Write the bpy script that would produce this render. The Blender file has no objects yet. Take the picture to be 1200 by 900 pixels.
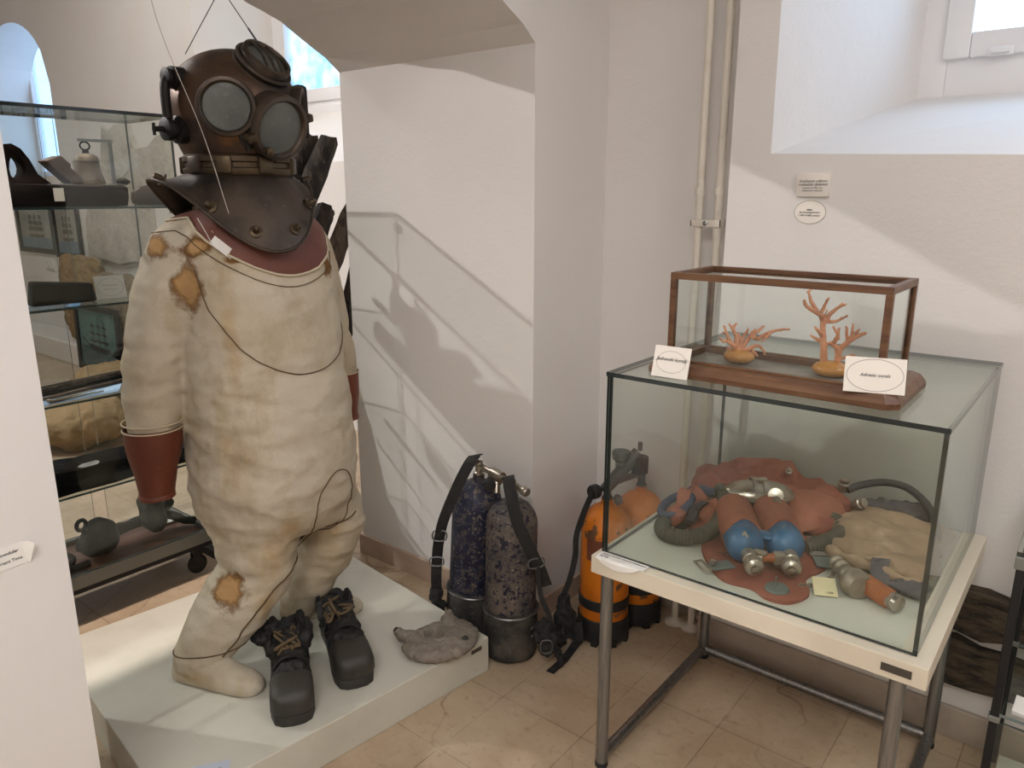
import bpy, bmesh, math, random
from mathutils import Vector, Matrix, noise
from mathutils.bvhtree import BVHTree
random.seed(7)
PI = math.pi
SC = bpy.context.scene
COL = SC.collection
V = Vector

# ------------------------------------------------------------------ materials
def _lin(c):
    return tuple(((x / 12.92) if x <= .04045 else ((x + .055) / 1.055) ** 2.4) for x in c)
def S(r, g, b):
    return _lin((r / 255., g / 255., b / 255.))

class NT:
    def __init__(self, name):
        self.m = bpy.data.materials.new(name)
        self.m.use_nodes = True
        self.t = self.m.node_tree
        self.t.nodes.clear()
        self.out = self.n('ShaderNodeOutputMaterial')
        self.tc = None
    def n(self, typ, **kw):
        x = self.t.nodes.new(typ)
        for k, v in kw.items():
            setattr(x, k, v)
        return x
    def l(self, a, b):
        self.t.links.new(a, b)
    def coord(self, kind='Object', scale=(1, 1, 1), rot=(0, 0, 0)):
        if self.tc is None:
            self.tc = self.n('ShaderNodeTexCoord')
        mp = self.n('ShaderNodeMapping')
        mp.inputs['Scale'].default_value = scale
        mp.inputs['Rotation'].default_value = rot
        self.l(self.tc.outputs[kind], mp.inputs['Vector'])
        return mp.outputs['Vector']
    def noise(self, scale, detail=4, rough=.55, vec=None, dist=0.):
        x = self.n('ShaderNodeTexNoise')
        x.inputs['Scale'].default_value = scale
        x.inputs['Detail'].default_value = detail
        x.inputs['Roughness'].default_value = rough
        x.inputs['Distortion'].default_value = dist
        self.l(vec if vec is not None else self.coord(), x.inputs['Vector'])
        return x.outputs['Fac']
    def ramp(self, fac, lo, hi, c0=(0, 0, 0), c1=(1, 1, 1)):
        x = self.n('ShaderNodeValToRGB')
        e = x.color_ramp.elements
        e[0].position = lo; e[1].position = hi
        e[0].color = (*c0, 1); e[1].color = (*c1, 1)
        self.l(fac, x.inputs['Fac'])
        return x.outputs['Color']
    def mix(self, fac, a, b):
        x = self.n('ShaderNodeMix', data_type='RGBA')
        for sock, val in ((x.inputs[0], fac), (x.inputs[6], a), (x.inputs[7], b)):
            if isinstance(val, (int, float)):
                sock.default_value = val
            elif isinstance(val, tuple):
                sock.default_value = (*val, 1)
            else:
                self.l(val, sock)
        return x.outputs[2]
    def math(self, op, a, b=0.):
        x = self.n('ShaderNodeMath', operation=op)
        for i, val in enumerate((a, b)):
            if isinstance(val, (int, float)):
                x.inputs[i].default_value = val
            else:
                self.l(val, x.inputs[i])
        return x.outputs[0]
    def principled(self, col, rough=.6, metal=0., spec=.5):
        p = self.n('ShaderNodeBsdfPrincipled')
        for k, val in (('Base Color', col), ('Roughness', rough), ('Metallic', metal), ('Specular IOR Level', spec)):
            if isinstance(val, tuple):
                p.inputs[k].default_value = (*val, 1)
            elif isinstance(val, (int, float)):
                p.inputs[k].default_value = val
            else:
                self.l(val, p.inputs[k])
        self.p = p
        self.l(p.outputs[0], self.out.inputs['Surface'])
        return p
    def bump(self, height, strength=.3, dist=.01):
        b = self.n('ShaderNodeBump')
        b.inputs['Strength'].default_value = strength
        b.inputs['Distance'].default_value = dist
        self.l(height, b.inputs['Height'])
        self.l(b.outputs['Normal'], self.p.inputs['Normal'])

def mat(name, base, rough=.6, metal=0., layers=(), bump=None, spec=.5, stretch=(1, 1, 1)):
    """layers: (colour, scale, lo, hi) - noise thresholds laid over the base colour"""
    t = NT(name)
    vec = t.coord('Object', stretch)
    c = base
    for i, (lc, sc_, lo, hi) in enumerate(layers):
        c = t.mix(t.ramp(t.noise(sc_, 5, .6, vec), lo, hi), c, lc)
    t.principled(c, rough, metal, spec)
    if bump:
        t.bump(t.noise(bump[0], 6, .6, vec), bump[1], bump[2] if len(bump) > 2 else .01)
    return t.m

def glass_mat(name, tint, amount=1., rough=0.):
    t = NT(name)
    tr = t.n('ShaderNodeBsdfTransparent'); tr.inputs[0].default_value = (*tint, 1)
    gl = t.n('ShaderNodeBsdfGlossy'); gl.inputs['Roughness'].default_value = rough
    gl.inputs['Color'].default_value = (.93, .97, .96, 1)
    lw = t.n('ShaderNodeLayerWeight'); lw.inputs['Blend'].default_value = .5
    f = t.math('MULTIPLY', t.math('ADD', t.math('MULTIPLY', t.math('POWER', lw.outputs['Facing'], 5.), .9), .035), amount)
    mx = t.n('ShaderNodeMixShader')
    t.l(f, mx.inputs[0]); t.l(tr.outputs[0], mx.inputs[1]); t.l(gl.outputs[0], mx.inputs[2])
    t.l(mx.outputs[0], t.out.inputs['Surface'])
    return t.m

M = {}
def plaster(name, base, warm):
    t = NT(name)
    a = t.noise(1.3, 4, .6); b = t.noise(90, 4, .7); c = t.noise(9, 5, .6)
    col = t.mix(t.ramp(a, .35, .7), base, warm)
    t.principled(col, .92, 0, .2)
    h = t.math('ADD', t.math('MULTIPLY', b, .35), c)
    t.bump(h, .22, .012)
    return t.m
M['wall'] = plaster('white_plaster', S(230, 226, 223), S(226, 221, 217))
M['wall_far'] = plaster('far_room_plaster', S(230, 227, 224), S(227, 221, 213))
M['ceil'] = plaster('ceiling_plaster', S(230, 226, 220), S(225, 220, 214))
M['paint'] = mat('white_window_paint', S(236, 234, 234), .45)
M['pipe_paint'] = mat('cream_pipe_paint', S(224, 216, 203), .45, layers=((S(206, 195, 180), 14, .5, .8),))

def floor_mat():
    t = NT('beige_stone_tiles')
    vec = t.coord('Object')
    br = t.n('ShaderNodeTexBrick', offset=0.)
    br.inputs['Scale'].default_value = 1.
    br.inputs['Brick Width'].default_value = .295
    br.inputs['Row Height'].default_value = .295
    br.inputs['Mortar Size'].default_value = .0016
    br.inputs['Mortar Smooth'].default_value = .2
    br.inputs['Color1'].default_value = (*S(186, 165, 139), 1)
    br.inputs['Color2'].default_value = (*S(176, 154, 128), 1)
    br.inputs['Mortar'].default_value = (*S(128, 108, 88), 1)
    mp = t.coord('Object')
    sh = t.n('ShaderNodeVectorMath', operation='ADD'); sh.inputs[1].default_value = (.145 + 2.95, .16 + 2.95, 0)
    t.l(mp, sh.inputs[0]); t.l(sh.outputs[0], br.inputs['Vector'])
    c = t.mix(t.ramp(t.noise(5, 6, .65), .42, .72), br.outputs['Color'], S(196, 177, 152))
    c = t.mix(t.ramp(t.noise(38, 4, .6), .55, .8), c, S(158, 136, 111))
    # hairline veins: the zero line of a distorted noise field
    nz = t.noise(1.6, 3, .45, None, .1)
    d = t.math('ABSOLUTE', t.math('SUBTRACT', nz, .5))
    vein = t.ramp(d, .0, .0035, (1, 1, 1), (0, 0, 0))
    msk = t.ramp(t.noise(1.7, 2, .5, t.coord('Object', (1, 1, 1), (.4, .2, 1.))), .5, .6)
    vm = t.math('MULTIPLY', t.math('MULTIPLY', vein, msk), .7)
    c = t.mix(vm, c, S(122, 98, 76))
    t.principled(c, .42, 0, .45)
    h = t.math('SUBTRACT', 1., br.outputs['Fac'])
    t.bump(h, .25, .003)
    return t.m
M['floor'] = floor_mat()
M['baseboard'] = mat('pinkish_skirting_tile', S(193, 170, 152), .5, layers=((S(172, 146, 126), 6, .45, .75), (S(204, 186, 170), 25, .55, .8)))
M['skirt_right'] = mat('grey_skirting_tile', S(180, 166, 152), .55, layers=((S(160, 145, 130), 8, .45, .75),))

def suit_mat():
    t = NT('worn_cream_canvas')
    vec = t.coord('Object')
    c = S(196, 185, 166)
    c = t.mix(t.ramp(t.noise(3.2, 5, .6, vec), .4, .68), c, S(182, 168, 144))
    c = t.mix(t.ramp(t.noise(9, 5, .65, vec), .52, .75), c, S(172, 156, 130))
    st = t.coord('Object', (7, 7, 1.6))
    c = t.mix(t.math('MULTIPLY', t.ramp(t.noise(1.0, 4, .6, st), .56, .74), .55), c, S(160, 134, 96))
    n1 = t.noise(26, 4, .65, vec)
    def spot(col, pts, soft, inner=False):
        nonlocal c
        for (x, y, z, rx, rz) in pts:
            sb = t.n('ShaderNodeVectorMath', operation='SUBTRACT'); sb.inputs[1].default_value = (x, y, z)
            t.l(vec, sb.inputs[0])
            ml = t.n('ShaderNodeVectorMath', operation='MULTIPLY'); ml.inputs[1].default_value = (1 / rx, 1 / rx, 1 / rz)
            t.l(sb.outputs[0], ml.inputs[0])
            ln = t.n('ShaderNodeVectorMath', operation='LENGTH'); t.l(ml.outputs[0], ln.inputs[0])
            dd = t.math('ADD', ln.outputs['Value'], t.math('MULTIPLY', t.math('SUBTRACT', n1, .5), 1.5))
            f = t.ramp(dd, 1. - soft, 1., (1, 1, 1), (0, 0, 0))
            c = t.mix(f, c, col)
    SPOTS(spot)
    t.principled(c, .9, 0, .15)
    h = t.math('ADD', t.math('MULTIPLY', t.noise(14, 6, .6, vec), 1.), t.math('MULTIPLY', t.noise(160, 3, .6, vec), .16))
    t.bump(h, .35, .012)
    return t.m
RUST, TAN = S(96, 66, 34), S(176, 132, 78)
def SPOTS(spot):
    spot(S(112, 80, 46), STAIN_RING, .4)
    spot(S(176, 140, 96), STAIN_CORE, .4)
    spot(S(178, 156, 122), STAIN_SOFT, .9)
STAIN_RING, STAIN_CORE, STAIN_SOFT = [], [], []

M['rubber'] = mat('red_brown_rubber', S(112, 54, 32), .5, layers=((S(96, 44, 26), 5, .4, .7), (S(126, 66, 42), 30, .6, .8)), bump=(40, .08))
M['rubber_collar'] = mat('dull_red_rubber', S(112, 64, 50), .6, layers=((S(94, 52, 40), 7, .4, .7),), bump=(40, .1))
M['seam'] = mat('dark_seam_thread', S(96, 76, 52), .9)
M['seam_light'] = mat('cream_seam_tape', S(196, 182, 156), .9)
M['copper'] = mat('aged_copper', S(92, 70, 54), .42, .65, layers=((S(64, 52, 45), 7, .42, .62), (S(118, 82, 52), 11, .58, .75), (S(126, 110, 90), 60, .66, .8)), bump=(16, .08))
M['copper_dark'] = mat('dark_bronze', S(80, 68, 58), .45, .6, layers=((S(46, 41, 37), 9, .42, .66), (S(112, 98, 76), 40, .62, .8)), bump=(30, .15))
M['brass'] = mat('tarnished_brass', S(84, 70, 52), .45, .7, layers=((S(58, 50, 42), 12, .42, .65),), bump=(30, .15))
M['blackened'] = mat('blackened_metal', S(34, 31, 29), .5, .5, layers=((S(58, 52, 46), 22, .55, .8),), bump=(30, .15))
M['old_glass'] = mat('cloudy_port_glass', S(92, 94, 90), .22, 0, layers=((S(66, 70, 68), 9, .42, .7), (S(122, 124, 118), 30, .6, .8)), spec=.6)
M['wire'] = mat('steel_wire', S(90, 90, 92), .4, .8)
M['thread'] = mat('pale_thread', S(196, 188, 178), .7)
M['paper'] = mat('white_paper', S(236, 233, 228), .8)
M['paper_warm'] = mat('warm_card', S(238, 231, 222), .8)
M['paper_yellow'] = mat('yellow_card', S(226, 214, 172), .8)
M['ink'] = mat('black_ink', S(40, 38, 38), .8)
M['ink_grey'] = mat('grey_ink', S(120, 112, 104), .8)
M['leather'] = mat('black_leather', S(30, 28, 26), .7, layers=((S(52, 46, 40), 24, .55, .8),), bump=(35, .5, .01))
M['lead_cap'] = mat('brown_black_toe_leather', S(54, 50, 45), .55, layers=((S(38, 36, 33), 8, .4, .7), (S(80, 74, 64), 32, .6, .8)), bump=(30, .25))
M['sole'] = mat('grey_black_sole', S(46, 43, 40), .65, layers=((S(70, 66, 60), 18, .5, .8),), bump=(30, .3))
M['rope'] = mat('old_hemp_rope', S(104, 86, 62), .9, bump=(120, .5))
M['lead'] = mat('grey_brown_lead', S(136, 126, 114), .85, .0, layers=((S(108, 99, 90), 10, .42, .68), (S(158, 147, 134), 30, .58, .8), (S(92, 84, 76), 70, .6, .7)), bump=(60, .45))
M['podium'] = mat('off_white_podium_paint', S(204, 201, 188), .5, layers=((S(190, 187, 173), 4, .45, .75), (S(172, 166, 150), 40, .66, .82)))
M['plate'] = mat('dark_metal_plate', S(88, 84, 80), .4, .6)
M['cream_lam'] = mat('cream_laminate', S(220, 210, 190), .4)
M['pale_board'] = mat('pale_greenish_board', S(208, 208, 194), .45)
M['steel'] = mat('brushed_steel', S(150, 150, 150), .32, .9, layers=((S(120, 120, 122), 20, .45, .7),), stretch=(6, 6, .4))
M['chrome'] = mat('worn_chrome', S(176, 168, 156), .28, .9, layers=((S(120, 106, 90), 22, .5, .74),), bump=(50, .1))
M['glass'] = glass_mat('case_glass', (.95, .966, .95))
M['glass_clear'] = glass_mat('thin_glass', (.97, .985, .98))
M['glass_edge'] = mat('dark_green_glass_edge', S(14, 30, 32), .12, 0, spec=.8)
M['glass_edge_grey'] = mat('grey_glass_edge', S(120, 132, 130), .15, 0, spec=.8)
M['glass_edge_blue'] = mat('teal_glass_edge', S(36, 62, 66), .15, 0, spec=.8)
M['walnut'] = mat('brown_varnished_wood', S(110, 77, 50), .4, layers=((S(88, 54, 34), 1.2, .42, .62), (S(138, 94, 60), 2., .58, .75)), stretch=(4, 40, 40), bump=(60, .08))
M['coral'] = mat('orange_pink_coral', S(212, 146, 104), .55, layers=((S(194, 122, 82), 30, .45, .7), (S(228, 174, 136), 60, .6, .8)), bump=(120, .3))
M['coral_base'] = mat('amber_base', S(190, 136, 66), .25, layers=((S(170, 104, 36), 25, .45, .7), (S(206, 160, 110), 40, .62, .8)))
M['wood_tray'] = mat('dark_varnished_boards', S(104, 66, 46), .5, layers=((S(78, 48, 34), 2, .4, .65),), stretch=(30, 2.5, 30))
M['rim_grey'] = mat('grey_aluminium', S(132, 134, 130), .4, .5)
M['black_steel'] = mat('black_steel', S(30, 30, 32), .5, .3)
M['burlap'] = mat('brown_burlap', S(146, 122, 88), .95, layers=((S(124, 102, 72), 6, .42, .7), (S(164, 140, 104), 60, .55, .8)), bump=(260, .5, .004))
M['burlap_grey'] = mat('grey_brown_burlap', S(126, 112, 92), .95, layers=((S(122, 106, 86), 6, .42, .7), (S(164, 148, 124), 60, .55, .8)), bump=(260, .5, .004))
M['bell'] = mat('old_bell_bronze', S(104, 94, 80), .6, .5, layers=((S(84, 74, 62), 10, .42, .66),), bump=(40, .2))
M['dark_wood'] = mat('dark_ship_wood', S(32, 23, 21), .85, layers=((S(20, 15, 15), 3, .4, .65),), spec=.1, stretch=(30, 3, 30), bump=(8, .3))
M['brown_wood'] = mat('brown_old_wood', S(80, 60, 48), .65, layers=((S(58, 44, 36), 3, .4, .65),), stretch=(12, 12, 12), bump=(8, .3))
M['grey_wood'] = mat('grey_painted_wood', S(78, 71, 66), .7, layers=((S(64, 58, 54), 4, .4, .7),))
M['charcoal_wood'] = mat('black_charred_wood', S(13, 13, 14), .8, spec=.1, layers=((S(32, 31, 31), 14, .58, .8),), bump=(12, .4))
M['timber'] = mat('weathered_black_timber', S(62, 52, 45), .9, layers=((S(30, 26, 23), 2.4, .42, .6), (S(104, 92, 80), 5, .58, .75)), stretch=(9, 9, 1.4), bump=(5, .9, .03))
M['timber_brown'] = mat('weathered_brown_timber', S(104, 88, 74), .9, layers=((S(64, 53, 44), 2.6, .42, .6), (S(128, 112, 96), 5, .6, .75)), stretch=(9, 9, 1.4), bump=(5, .9, .03))
M['plank'] = mat('rotten_dark_plank', S(98, 84, 68), .9, layers=((S(36, 30, 24), 3, .42, .58), (S(120, 104, 82), 6, .58, .72)), stretch=(3, 14, 14), bump=(6, 1., .03))
M['iron'] = mat('rusted_black_iron', S(34, 32, 31), .85, .0, spec=.2, layers=((S(24, 23, 22), 8, .42, .66), (S(66, 57, 47), 24, .62, .82)), bump=(30, .5))
M['concretion'] = mat('green_grey_concretion', S(70, 70, 60), .85, layers=((S(54, 56, 50), 7, .42, .68), (S(108, 104, 88), 24, .58, .8)), bump=(26, .7, .01))
M['stone'] = mat('pale_rough_limestone', S(196, 190, 178), .95, layers=((S(166, 160, 148), 5, .45, .7), (S(214, 210, 202), 12, .55, .8)), bump=(14, .9, .03))
M['socket'] = mat('white_plastic', S(222, 220, 216), .4)
M['tank_grey'] = mat('chipped_grey_blue_paint', S(82, 76, 74), .6, .15, layers=((S(112, 102, 94), 9, .46, .6), (S(30, 34, 58), 62, .555, .575), (S(24, 27, 46), 34, .575, .595), (S(150, 140, 128), 110, .62, .65), (S(96, 88, 80), 5, .6, .75)), bump=(50, .25))
M['tank_blue'] = mat('chipped_navy_paint', S(36, 40, 62), .55, .15, layers=((S(84, 76, 74), 40, .53, .57), (S(26, 29, 52), 24, .5, .56), (S(110, 100, 90), 70, .59, .62), (S(160, 152, 140), 120, .64, .68), (S(88, 80, 74), 5, .56, .72)), bump=(50, .25))
M['tank_boot'] = mat('dusty_black_boot', S(46, 44, 42), .8, layers=((S(84, 79, 72), 11, .46, .68), (S(110, 102, 92), 50, .6, .75)), bump=(30, .4))
M['orange'] = mat('scratched_orange_paint', S(214, 122, 28), .42, .05, layers=((S(196, 104, 22), 4, .45, .7), (S(104, 76, 54), 9, .62, .63), (S(90, 66, 48), 40, .665, .69)), bump=(30, .06))
M['black_rubber'] = mat('black_rubber', S(28, 28, 28), .6, layers=((S(48, 46, 44), 26, .55, .8),), bump=(60, .2))
M['webbing'] = mat('black_webbing', S(34, 33, 33), .85, layers=((S(54, 52, 50), 20, .5, .75),), bump=(300, .4, .003))
M['grey_plastic'] = mat('grey_metal_valve', S(98, 98, 96), .45, .5, layers=((S(72, 72, 72), 20, .5, .7),))
M['label_brown'] = mat('brown_faded_sticker', S(112, 62, 44), .7, layers=((S(140, 92, 70), 20, .55, .7),))
M['vest'] = mat('dusty_red_rubberised_cloth', S(146, 84, 66), .8, layers=((S(126, 70, 55), 5, .42, .68), (S(164, 104, 84), 18, .58, .8)), bump=(60, .25))
M['vest_light'] = mat('faded_red_rubber', S(162, 100, 76), .7, layers=((S(142, 84, 64), 7, .42, .68),), bump=(60, .2))
M['cyl_blue'] = mat('blue_enamel', S(52, 102, 140), .4, .05, layers=((S(38, 80, 116), 8, .45, .68), (S(176, 160, 130), 26, .66, .7)), bump=(30, .1))
M['hose'] = mat('olive_corrugated_rubber', S(84, 82, 68), .75, layers=((S(66, 64, 54), 12, .45, .7),))
M['hose_black'] = mat('black_hose', S(54, 54, 56), .6)
M['ring_blue'] = mat('slate_blue_rubber', S(58, 66, 86), .55, layers=((S(74, 82, 100), 18, .5, .75),))
M['patch_grey'] = mat('grey_green_rubber_patch', S(104, 112, 108), .7)
M['canvas'] = mat('tan_canvas', S(174, 148, 120), .95, layers=((S(148, 126, 102), 4, .42, .68), (S(190, 166, 138), 10, .56, .75)), bump=(200, .3, .004))
M['strap_grey'] = mat('dark_grey_strap', S(84, 82, 84), .85, layers=((S(104, 100, 100), 12, .5, .75),), bump=(120, .3))
M['leather_orange'] = mat('orange_brown_leather', S(158, 92, 52), .6, layers=((S(132, 74, 42), 12, .45, .7),), bump=(60, .2))
M['pale_metal'] = mat('pale_corroded_metal', S(160, 150, 134), .5, .6, layers=((S(124, 114, 100), 16, .45, .7),), bump=(50, .2))
M['blue_sheet'] = mat('pale_blue_paper', S(150, 176, 206), .5)
M['card_pale'] = mat('pale_blue_white_card', S(192, 200, 214), .7)
M['sea'] = mat('painted_teal_sky', S(94, 128, 124), .6, layers=((S(70, 108, 108), 5, .4, .7),))
M['sea_dark'] = mat('painted_dark_sea', S(52, 78, 82), .6, layers=((S(84, 110, 108), 14, .5, .8),), stretch=(1, 1, 4))
M['print_grey'] = mat('faded_print_paper', S(160, 158, 148), .6, layers=((S(134, 134, 126), 4, .4, .7),))
M['print_blue'] = mat('faded_print_water', S(110, 128, 140), .6, layers=((S(130, 146, 154), 12, .5, .8),))
M['print_ink'] = mat('faded_print_ship', S(104, 100, 90), .7)
M['ship_dark'] = mat('painted_ship', S(40, 42, 44), .7)
M['frosted'] = None
def frosted(nm='frosted_window_glass', ca=S(196, 194, 188), cb=S(158, 170, 174)):
    t = NT(nm)
    c = t.mix(t.ramp(t.noise(7, 5, .65), .4, .66), ca, cb)
    tl = t.n('ShaderNodeBsdfTranslucent'); t.l(c, tl.inputs['Color'])
    tr = t.n('ShaderNodeBsdfTransparent'); t.l(c, tr.inputs['Color'])
    mx = t.n('ShaderNodeMixShader'); mx.inputs[0].default_value = .75
    t.l(tl.outputs[0], mx.inputs[1]); t.l(tr.outputs[0], mx.inputs[2])
    t.l(mx.outputs[0], t.out.inputs['Surface'])
    return t.m
M['frosted'] = frosted()
M['frosted_dim'] = frosted('dim_window_glass', S(182, 184, 186), S(178, 181, 184))
def fill_mat():  # glowing face of the added ceiling fill lights
    t = NT('fill_light_diffuser')
    e = t.n('ShaderNodeEmission'); e.inputs['Color'].default_value = (1, .96, .92, 1); e.inputs['Strength'].default_value = 4
    t.l(e.outputs[0], t.out.inputs['Surface'])
    return t.m
M['fill_lamp'] = fill_mat()

# ------------------------------------------------------------------ mesh builder
def frame(o, x=None, y=None, z=None):
    """matrix whose columns are the axes given (two of the three suffice)"""
    if x is not None: x = V(x).normalized()
    if y is not None: y = V(y).normalized()
    if z is not None: z = V(z).normalized()
    if x is None:
        if z is None: z = V((0, 0, 1))
        x = y.cross(z).normalized(); z = x.cross(y)
    elif y is None:
        if z is None: z = V((0, 0, 1))
        y = z.cross(x).normalized(); z = x.cross(y)
    else:
        z = x.cross(y).normalized(); y = z.cross(x)
    return Matrix(((x.x, y.x, z.x, o[0]), (x.y, y.y, z.y, o[1]), (x.z, y.z, z.z, o[2]), (0, 0, 0, 1)))

def zframe(o, z):
    z = V(z).normalized()
    h = V((1, 0, 0)) if abs(z.x) < .9 else V((0, 1, 0))
    x = (h - z * h.dot(z)).normalized()
    return frame(o, x=x, y=z.cross(x))

def catmull(pts, k=6, closed=False):
    P = [V(p) for p in pts]; n = len(P); out = []
    rng = range(n) if closed else range(n - 1)
    for i in rng:
        p1, p2 = P[i], P[(i + 1) % n]
        p0 = P[i - 1] if (i > 0 or closed) else p1 * 2 - p2
        p3 = P[(i + 2) % n] if (i + 2 < n or closed) else p2 * 2 - p1
        for j in range(k):
            t = j / k
            out.append(.5 * ((2 * p1) + (p2 - p0) * t + (2 * p0 - 5 * p1 + 4 * p2 - p3) * t * t + (3 * p1 - p0 - 3 * p2 + p3) * t ** 3))
    if not closed: out.append(P[-1])
    return out

class MB:
    def __init__(self):
        self.v = []; self.f = []; self.m = []
    def add(self, vs, fs, mi=0, T=None):
        b = len(self.v)
        self.v += [(T @ V(p)) if T is not None else V(p) for p in vs]
        self.f += [tuple(b + i for i in f) for f in fs]
        self.m += [mi] * len(fs)
        return self
    def box(self, lo, hi, mi=0, T=None, fm=None):
        x0, y0, z0 = lo; x1, y1, z1 = hi
        vs = [(x0, y0, z0), (x1, y0, z0), (x1, y1, z0), (x0, y1, z0), (x0, y0, z1), (x1, y0, z1), (x1, y1, z1), (x0, y1, z1)]
        fs = [(0, 3, 2, 1), (4, 5, 6, 7), (0, 1, 5, 4), (1, 2, 6, 5), (2, 3, 7, 6), (3, 0, 4, 7)]  # -z +z -y +x +y -x
        b = len(self.f)
        self.add(vs, fs, mi, T)
        if fm:
            for k, q in fm.items(): self.m[b + k] = q
        return self
    def loft(self, rings, mi=0, cap0=True, cap1=True, closed=True, T=None):
        n = len(rings[0]); vs = [p for r in rings for p in r]; fs = []
        for i in range(len(rings) - 1):
            for j in range(n if closed else n - 1):
                k = (j + 1) % n
                fs.append((i * n + j, i * n + k, (i + 1) * n + k, (i + 1) * n + j))
        if cap0: fs.append(tuple(reversed(range(n))))
        if cap1: fs.append(tuple(range((len(rings) - 1) * n, len(rings) * n)))
        return self.add(vs, fs, mi, T)
    def lathe(self, prof, T=None, n=28, mi=0, cap0=True, cap1=True, sx=1., sy=1.):
        rings = [[(r * sx * math.cos(2 * PI * j / n), r * sy * math.sin(2 * PI * j / n), z) for j in range(n)] for r, z in prof]
        return self.loft(rings, mi, cap0, cap1, True, T)
    def tube(self, pts, r, n=10, mi=0, closed=False, T=None, sq=1., up=None):
        P = [V(p) for p in pts]; N = len(P)
        R = r if isinstance(r, (list, tuple)) else [r] * N
        rings = []; ref = None
        for i in range(N):
            a = P[i - 1] if (i > 0 or closed) else P[i]
            b = P[(i + 1) % N] if (i < N - 1 or closed) else P[i]
            t = (b - a).normalized()
            if ref is None:
                h = V(up) if up is not None else (V((0, 0, 1)) if abs(t.z) < .9 else V((1, 0, 0)))
                ref = (h - t * h.dot(t)).normalized()
            else:
                ref = (ref - t * ref.dot(t)).normalized()
            s = t.cross(ref)
            rings.append([P[i] + ref * (R[i] * sq * math.sin(2 * PI * j / n)) + s * (R[i] * math.cos(2 * PI * j / n)) for j in range(n)])
        if closed:
            rings.append(rings[0])
            return self.loft(rings, mi, False, False, True, T)
        return self.loft(rings, mi, True, True, True, T)
    def strap(self, pts, w, th, wdir, mi=0, T=None):
        """flat band along pts; wdir = direction(s) of its width"""
        P = [V(p) for p in pts]; rings = []
        for i, p in enumerate(P):
            t = (P[min(i + 1, len(P) - 1)] - P[max(i - 1, 0)]).normalized()
            wd = V(wdir[i] if isinstance(wdir[0], (list, tuple, Vector)) else wdir)
            wd = (wd - t * wd.dot(t)).normalized(); nn = t.cross(wd)
            rings.append([p + wd * (w / 2) + nn * (th / 2), p - wd * (w / 2) + nn * (th / 2), p - wd * (w / 2) - nn * (th / 2), p + wd * (w / 2) - nn * (th / 2)])
        return self.loft(rings, mi, True, True, True, T)
    def ell(self, c, r, T=None, nu=20, nv=12, mi=0):
        rx, ry, rz = r if isinstance(r, (list, tuple)) else (r, r, r)
        rings = []
        for i in range(nv + 1):
            a = -PI / 2 + PI * i / nv
            a = max(-PI / 2 + .02, min(PI / 2 - .02, a))
            rings.append([(c[0] + rx * math.cos(a) * math.cos(2 * PI * j / nu), c[1] + ry * math.cos(a) * math.sin(2 * PI * j / nu), c[2] + rz * math.sin(a)) for j in range(nu)])
        return self.loft(rings, mi, True, True, True, T)
    def prism(self, poly, z0, z1, mi=0, T=None):
        n = len(poly)
        vs = [(x, y, z0) for x, y in poly] + [(x, y, z1) for x, y in poly]
        fs = [tuple(reversed(range(n))), tuple(range(n, 2 * n))] + [(i, (i + 1) % n, n + (i + 1) % n, n + i) for i in range(n)]
        return self.add(vs, fs, mi, T)
    def torus(self, R, r, T=None, n=28, k=8, mi=0, sx=1., sy=1.):
        pts = [(R * sx * math.cos(2 * PI * i / n), R * sy * math.sin(2 * PI * i / n), 0) for i in range(n)]
        return self.tube(pts, r, k, mi, True, T)
    def mesh(self, name, recalc=True):
        me = bpy.data.meshes.new(name)
        me.from_pydata([tuple(p) for p in self.v], [], self.f)
        me.polygons.foreach_set('material_index', self.m)
        if recalc:
            bm = bmesh.new(); bm.from_mesh(me)
            bmesh.ops.recalc_face_normals(bm, faces=bm.faces)
            bm.to_mesh(me); bm.free()
        me.update()
        return me

def place(me, name, mats, parent=None, origin=None, smooth=40):
    mats = mats if isinstance(mats, (list, tuple)) else [mats]
    o = bpy.data.objects.new(name, me); COL.objects.link(o)
    for m in mats: me.materials.append(M[m] if isinstance(m, str) else m)
    if smooth:
        me.shade_smooth(); me.set_sharp_from_angle(angle=math.radians(smooth))
    if parent is not None:
        o.parent = parent
        o.matrix_parent_inverse = wm(parent).inverted()
    elif origin is not None:
        me.transform(Matrix.Translation(-V(origin))); o.location = origin
    return o

def wm(o):
    m = Matrix.LocRotScale(o.location, o.rotation_euler, o.scale)
    if o.parent is not None:
        m = wm(o.parent) @ o.matrix_parent_inverse @ m
    return m

def build(mb, name, mats, parent=None, origin=None, smooth=40, bevel=0., seg=2):
    me = mb.mesh(name)
    if bevel > 0:
        bm = bmesh.new(); bm.from_mesh(me)
        ed = [e for e in bm.edges if len(e.link_faces) == 2 and e.calc_face_angle(0) > .5]
        bmesh.ops.bevel(bm, geom=ed, offset=bevel, segments=seg, profile=.5, affect='EDGES', clamp_overlap=True)
        bm.to_mesh(me); bm.free()
    return place(me, name, mats, parent, origin, smooth)

def remesh(mb, voxel, it=4, fac=.5):
    """fuse the overlapping shapes of mb into one continuous surface"""
    me = mb.mesh('tmp')
    o = bpy.data.objects.new('tmp', me); COL.objects.link(o)
    r = o.modifiers.new('r', 'REMESH'); r.mode = 'VOXEL'; r.voxel_size = voxel
    if it:
        s = o.modifiers.new('s', 'SMOOTH'); s.factor = fac; s.iterations = it
    dg = bpy.context.evaluated_depsgraph_get(); dg.update()
    out = bpy.data.meshes.new_from_object(o.evaluated_get(dg))
    bpy.data.objects.remove(o); bpy.data.meshes.remove(me)
    return out

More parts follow.
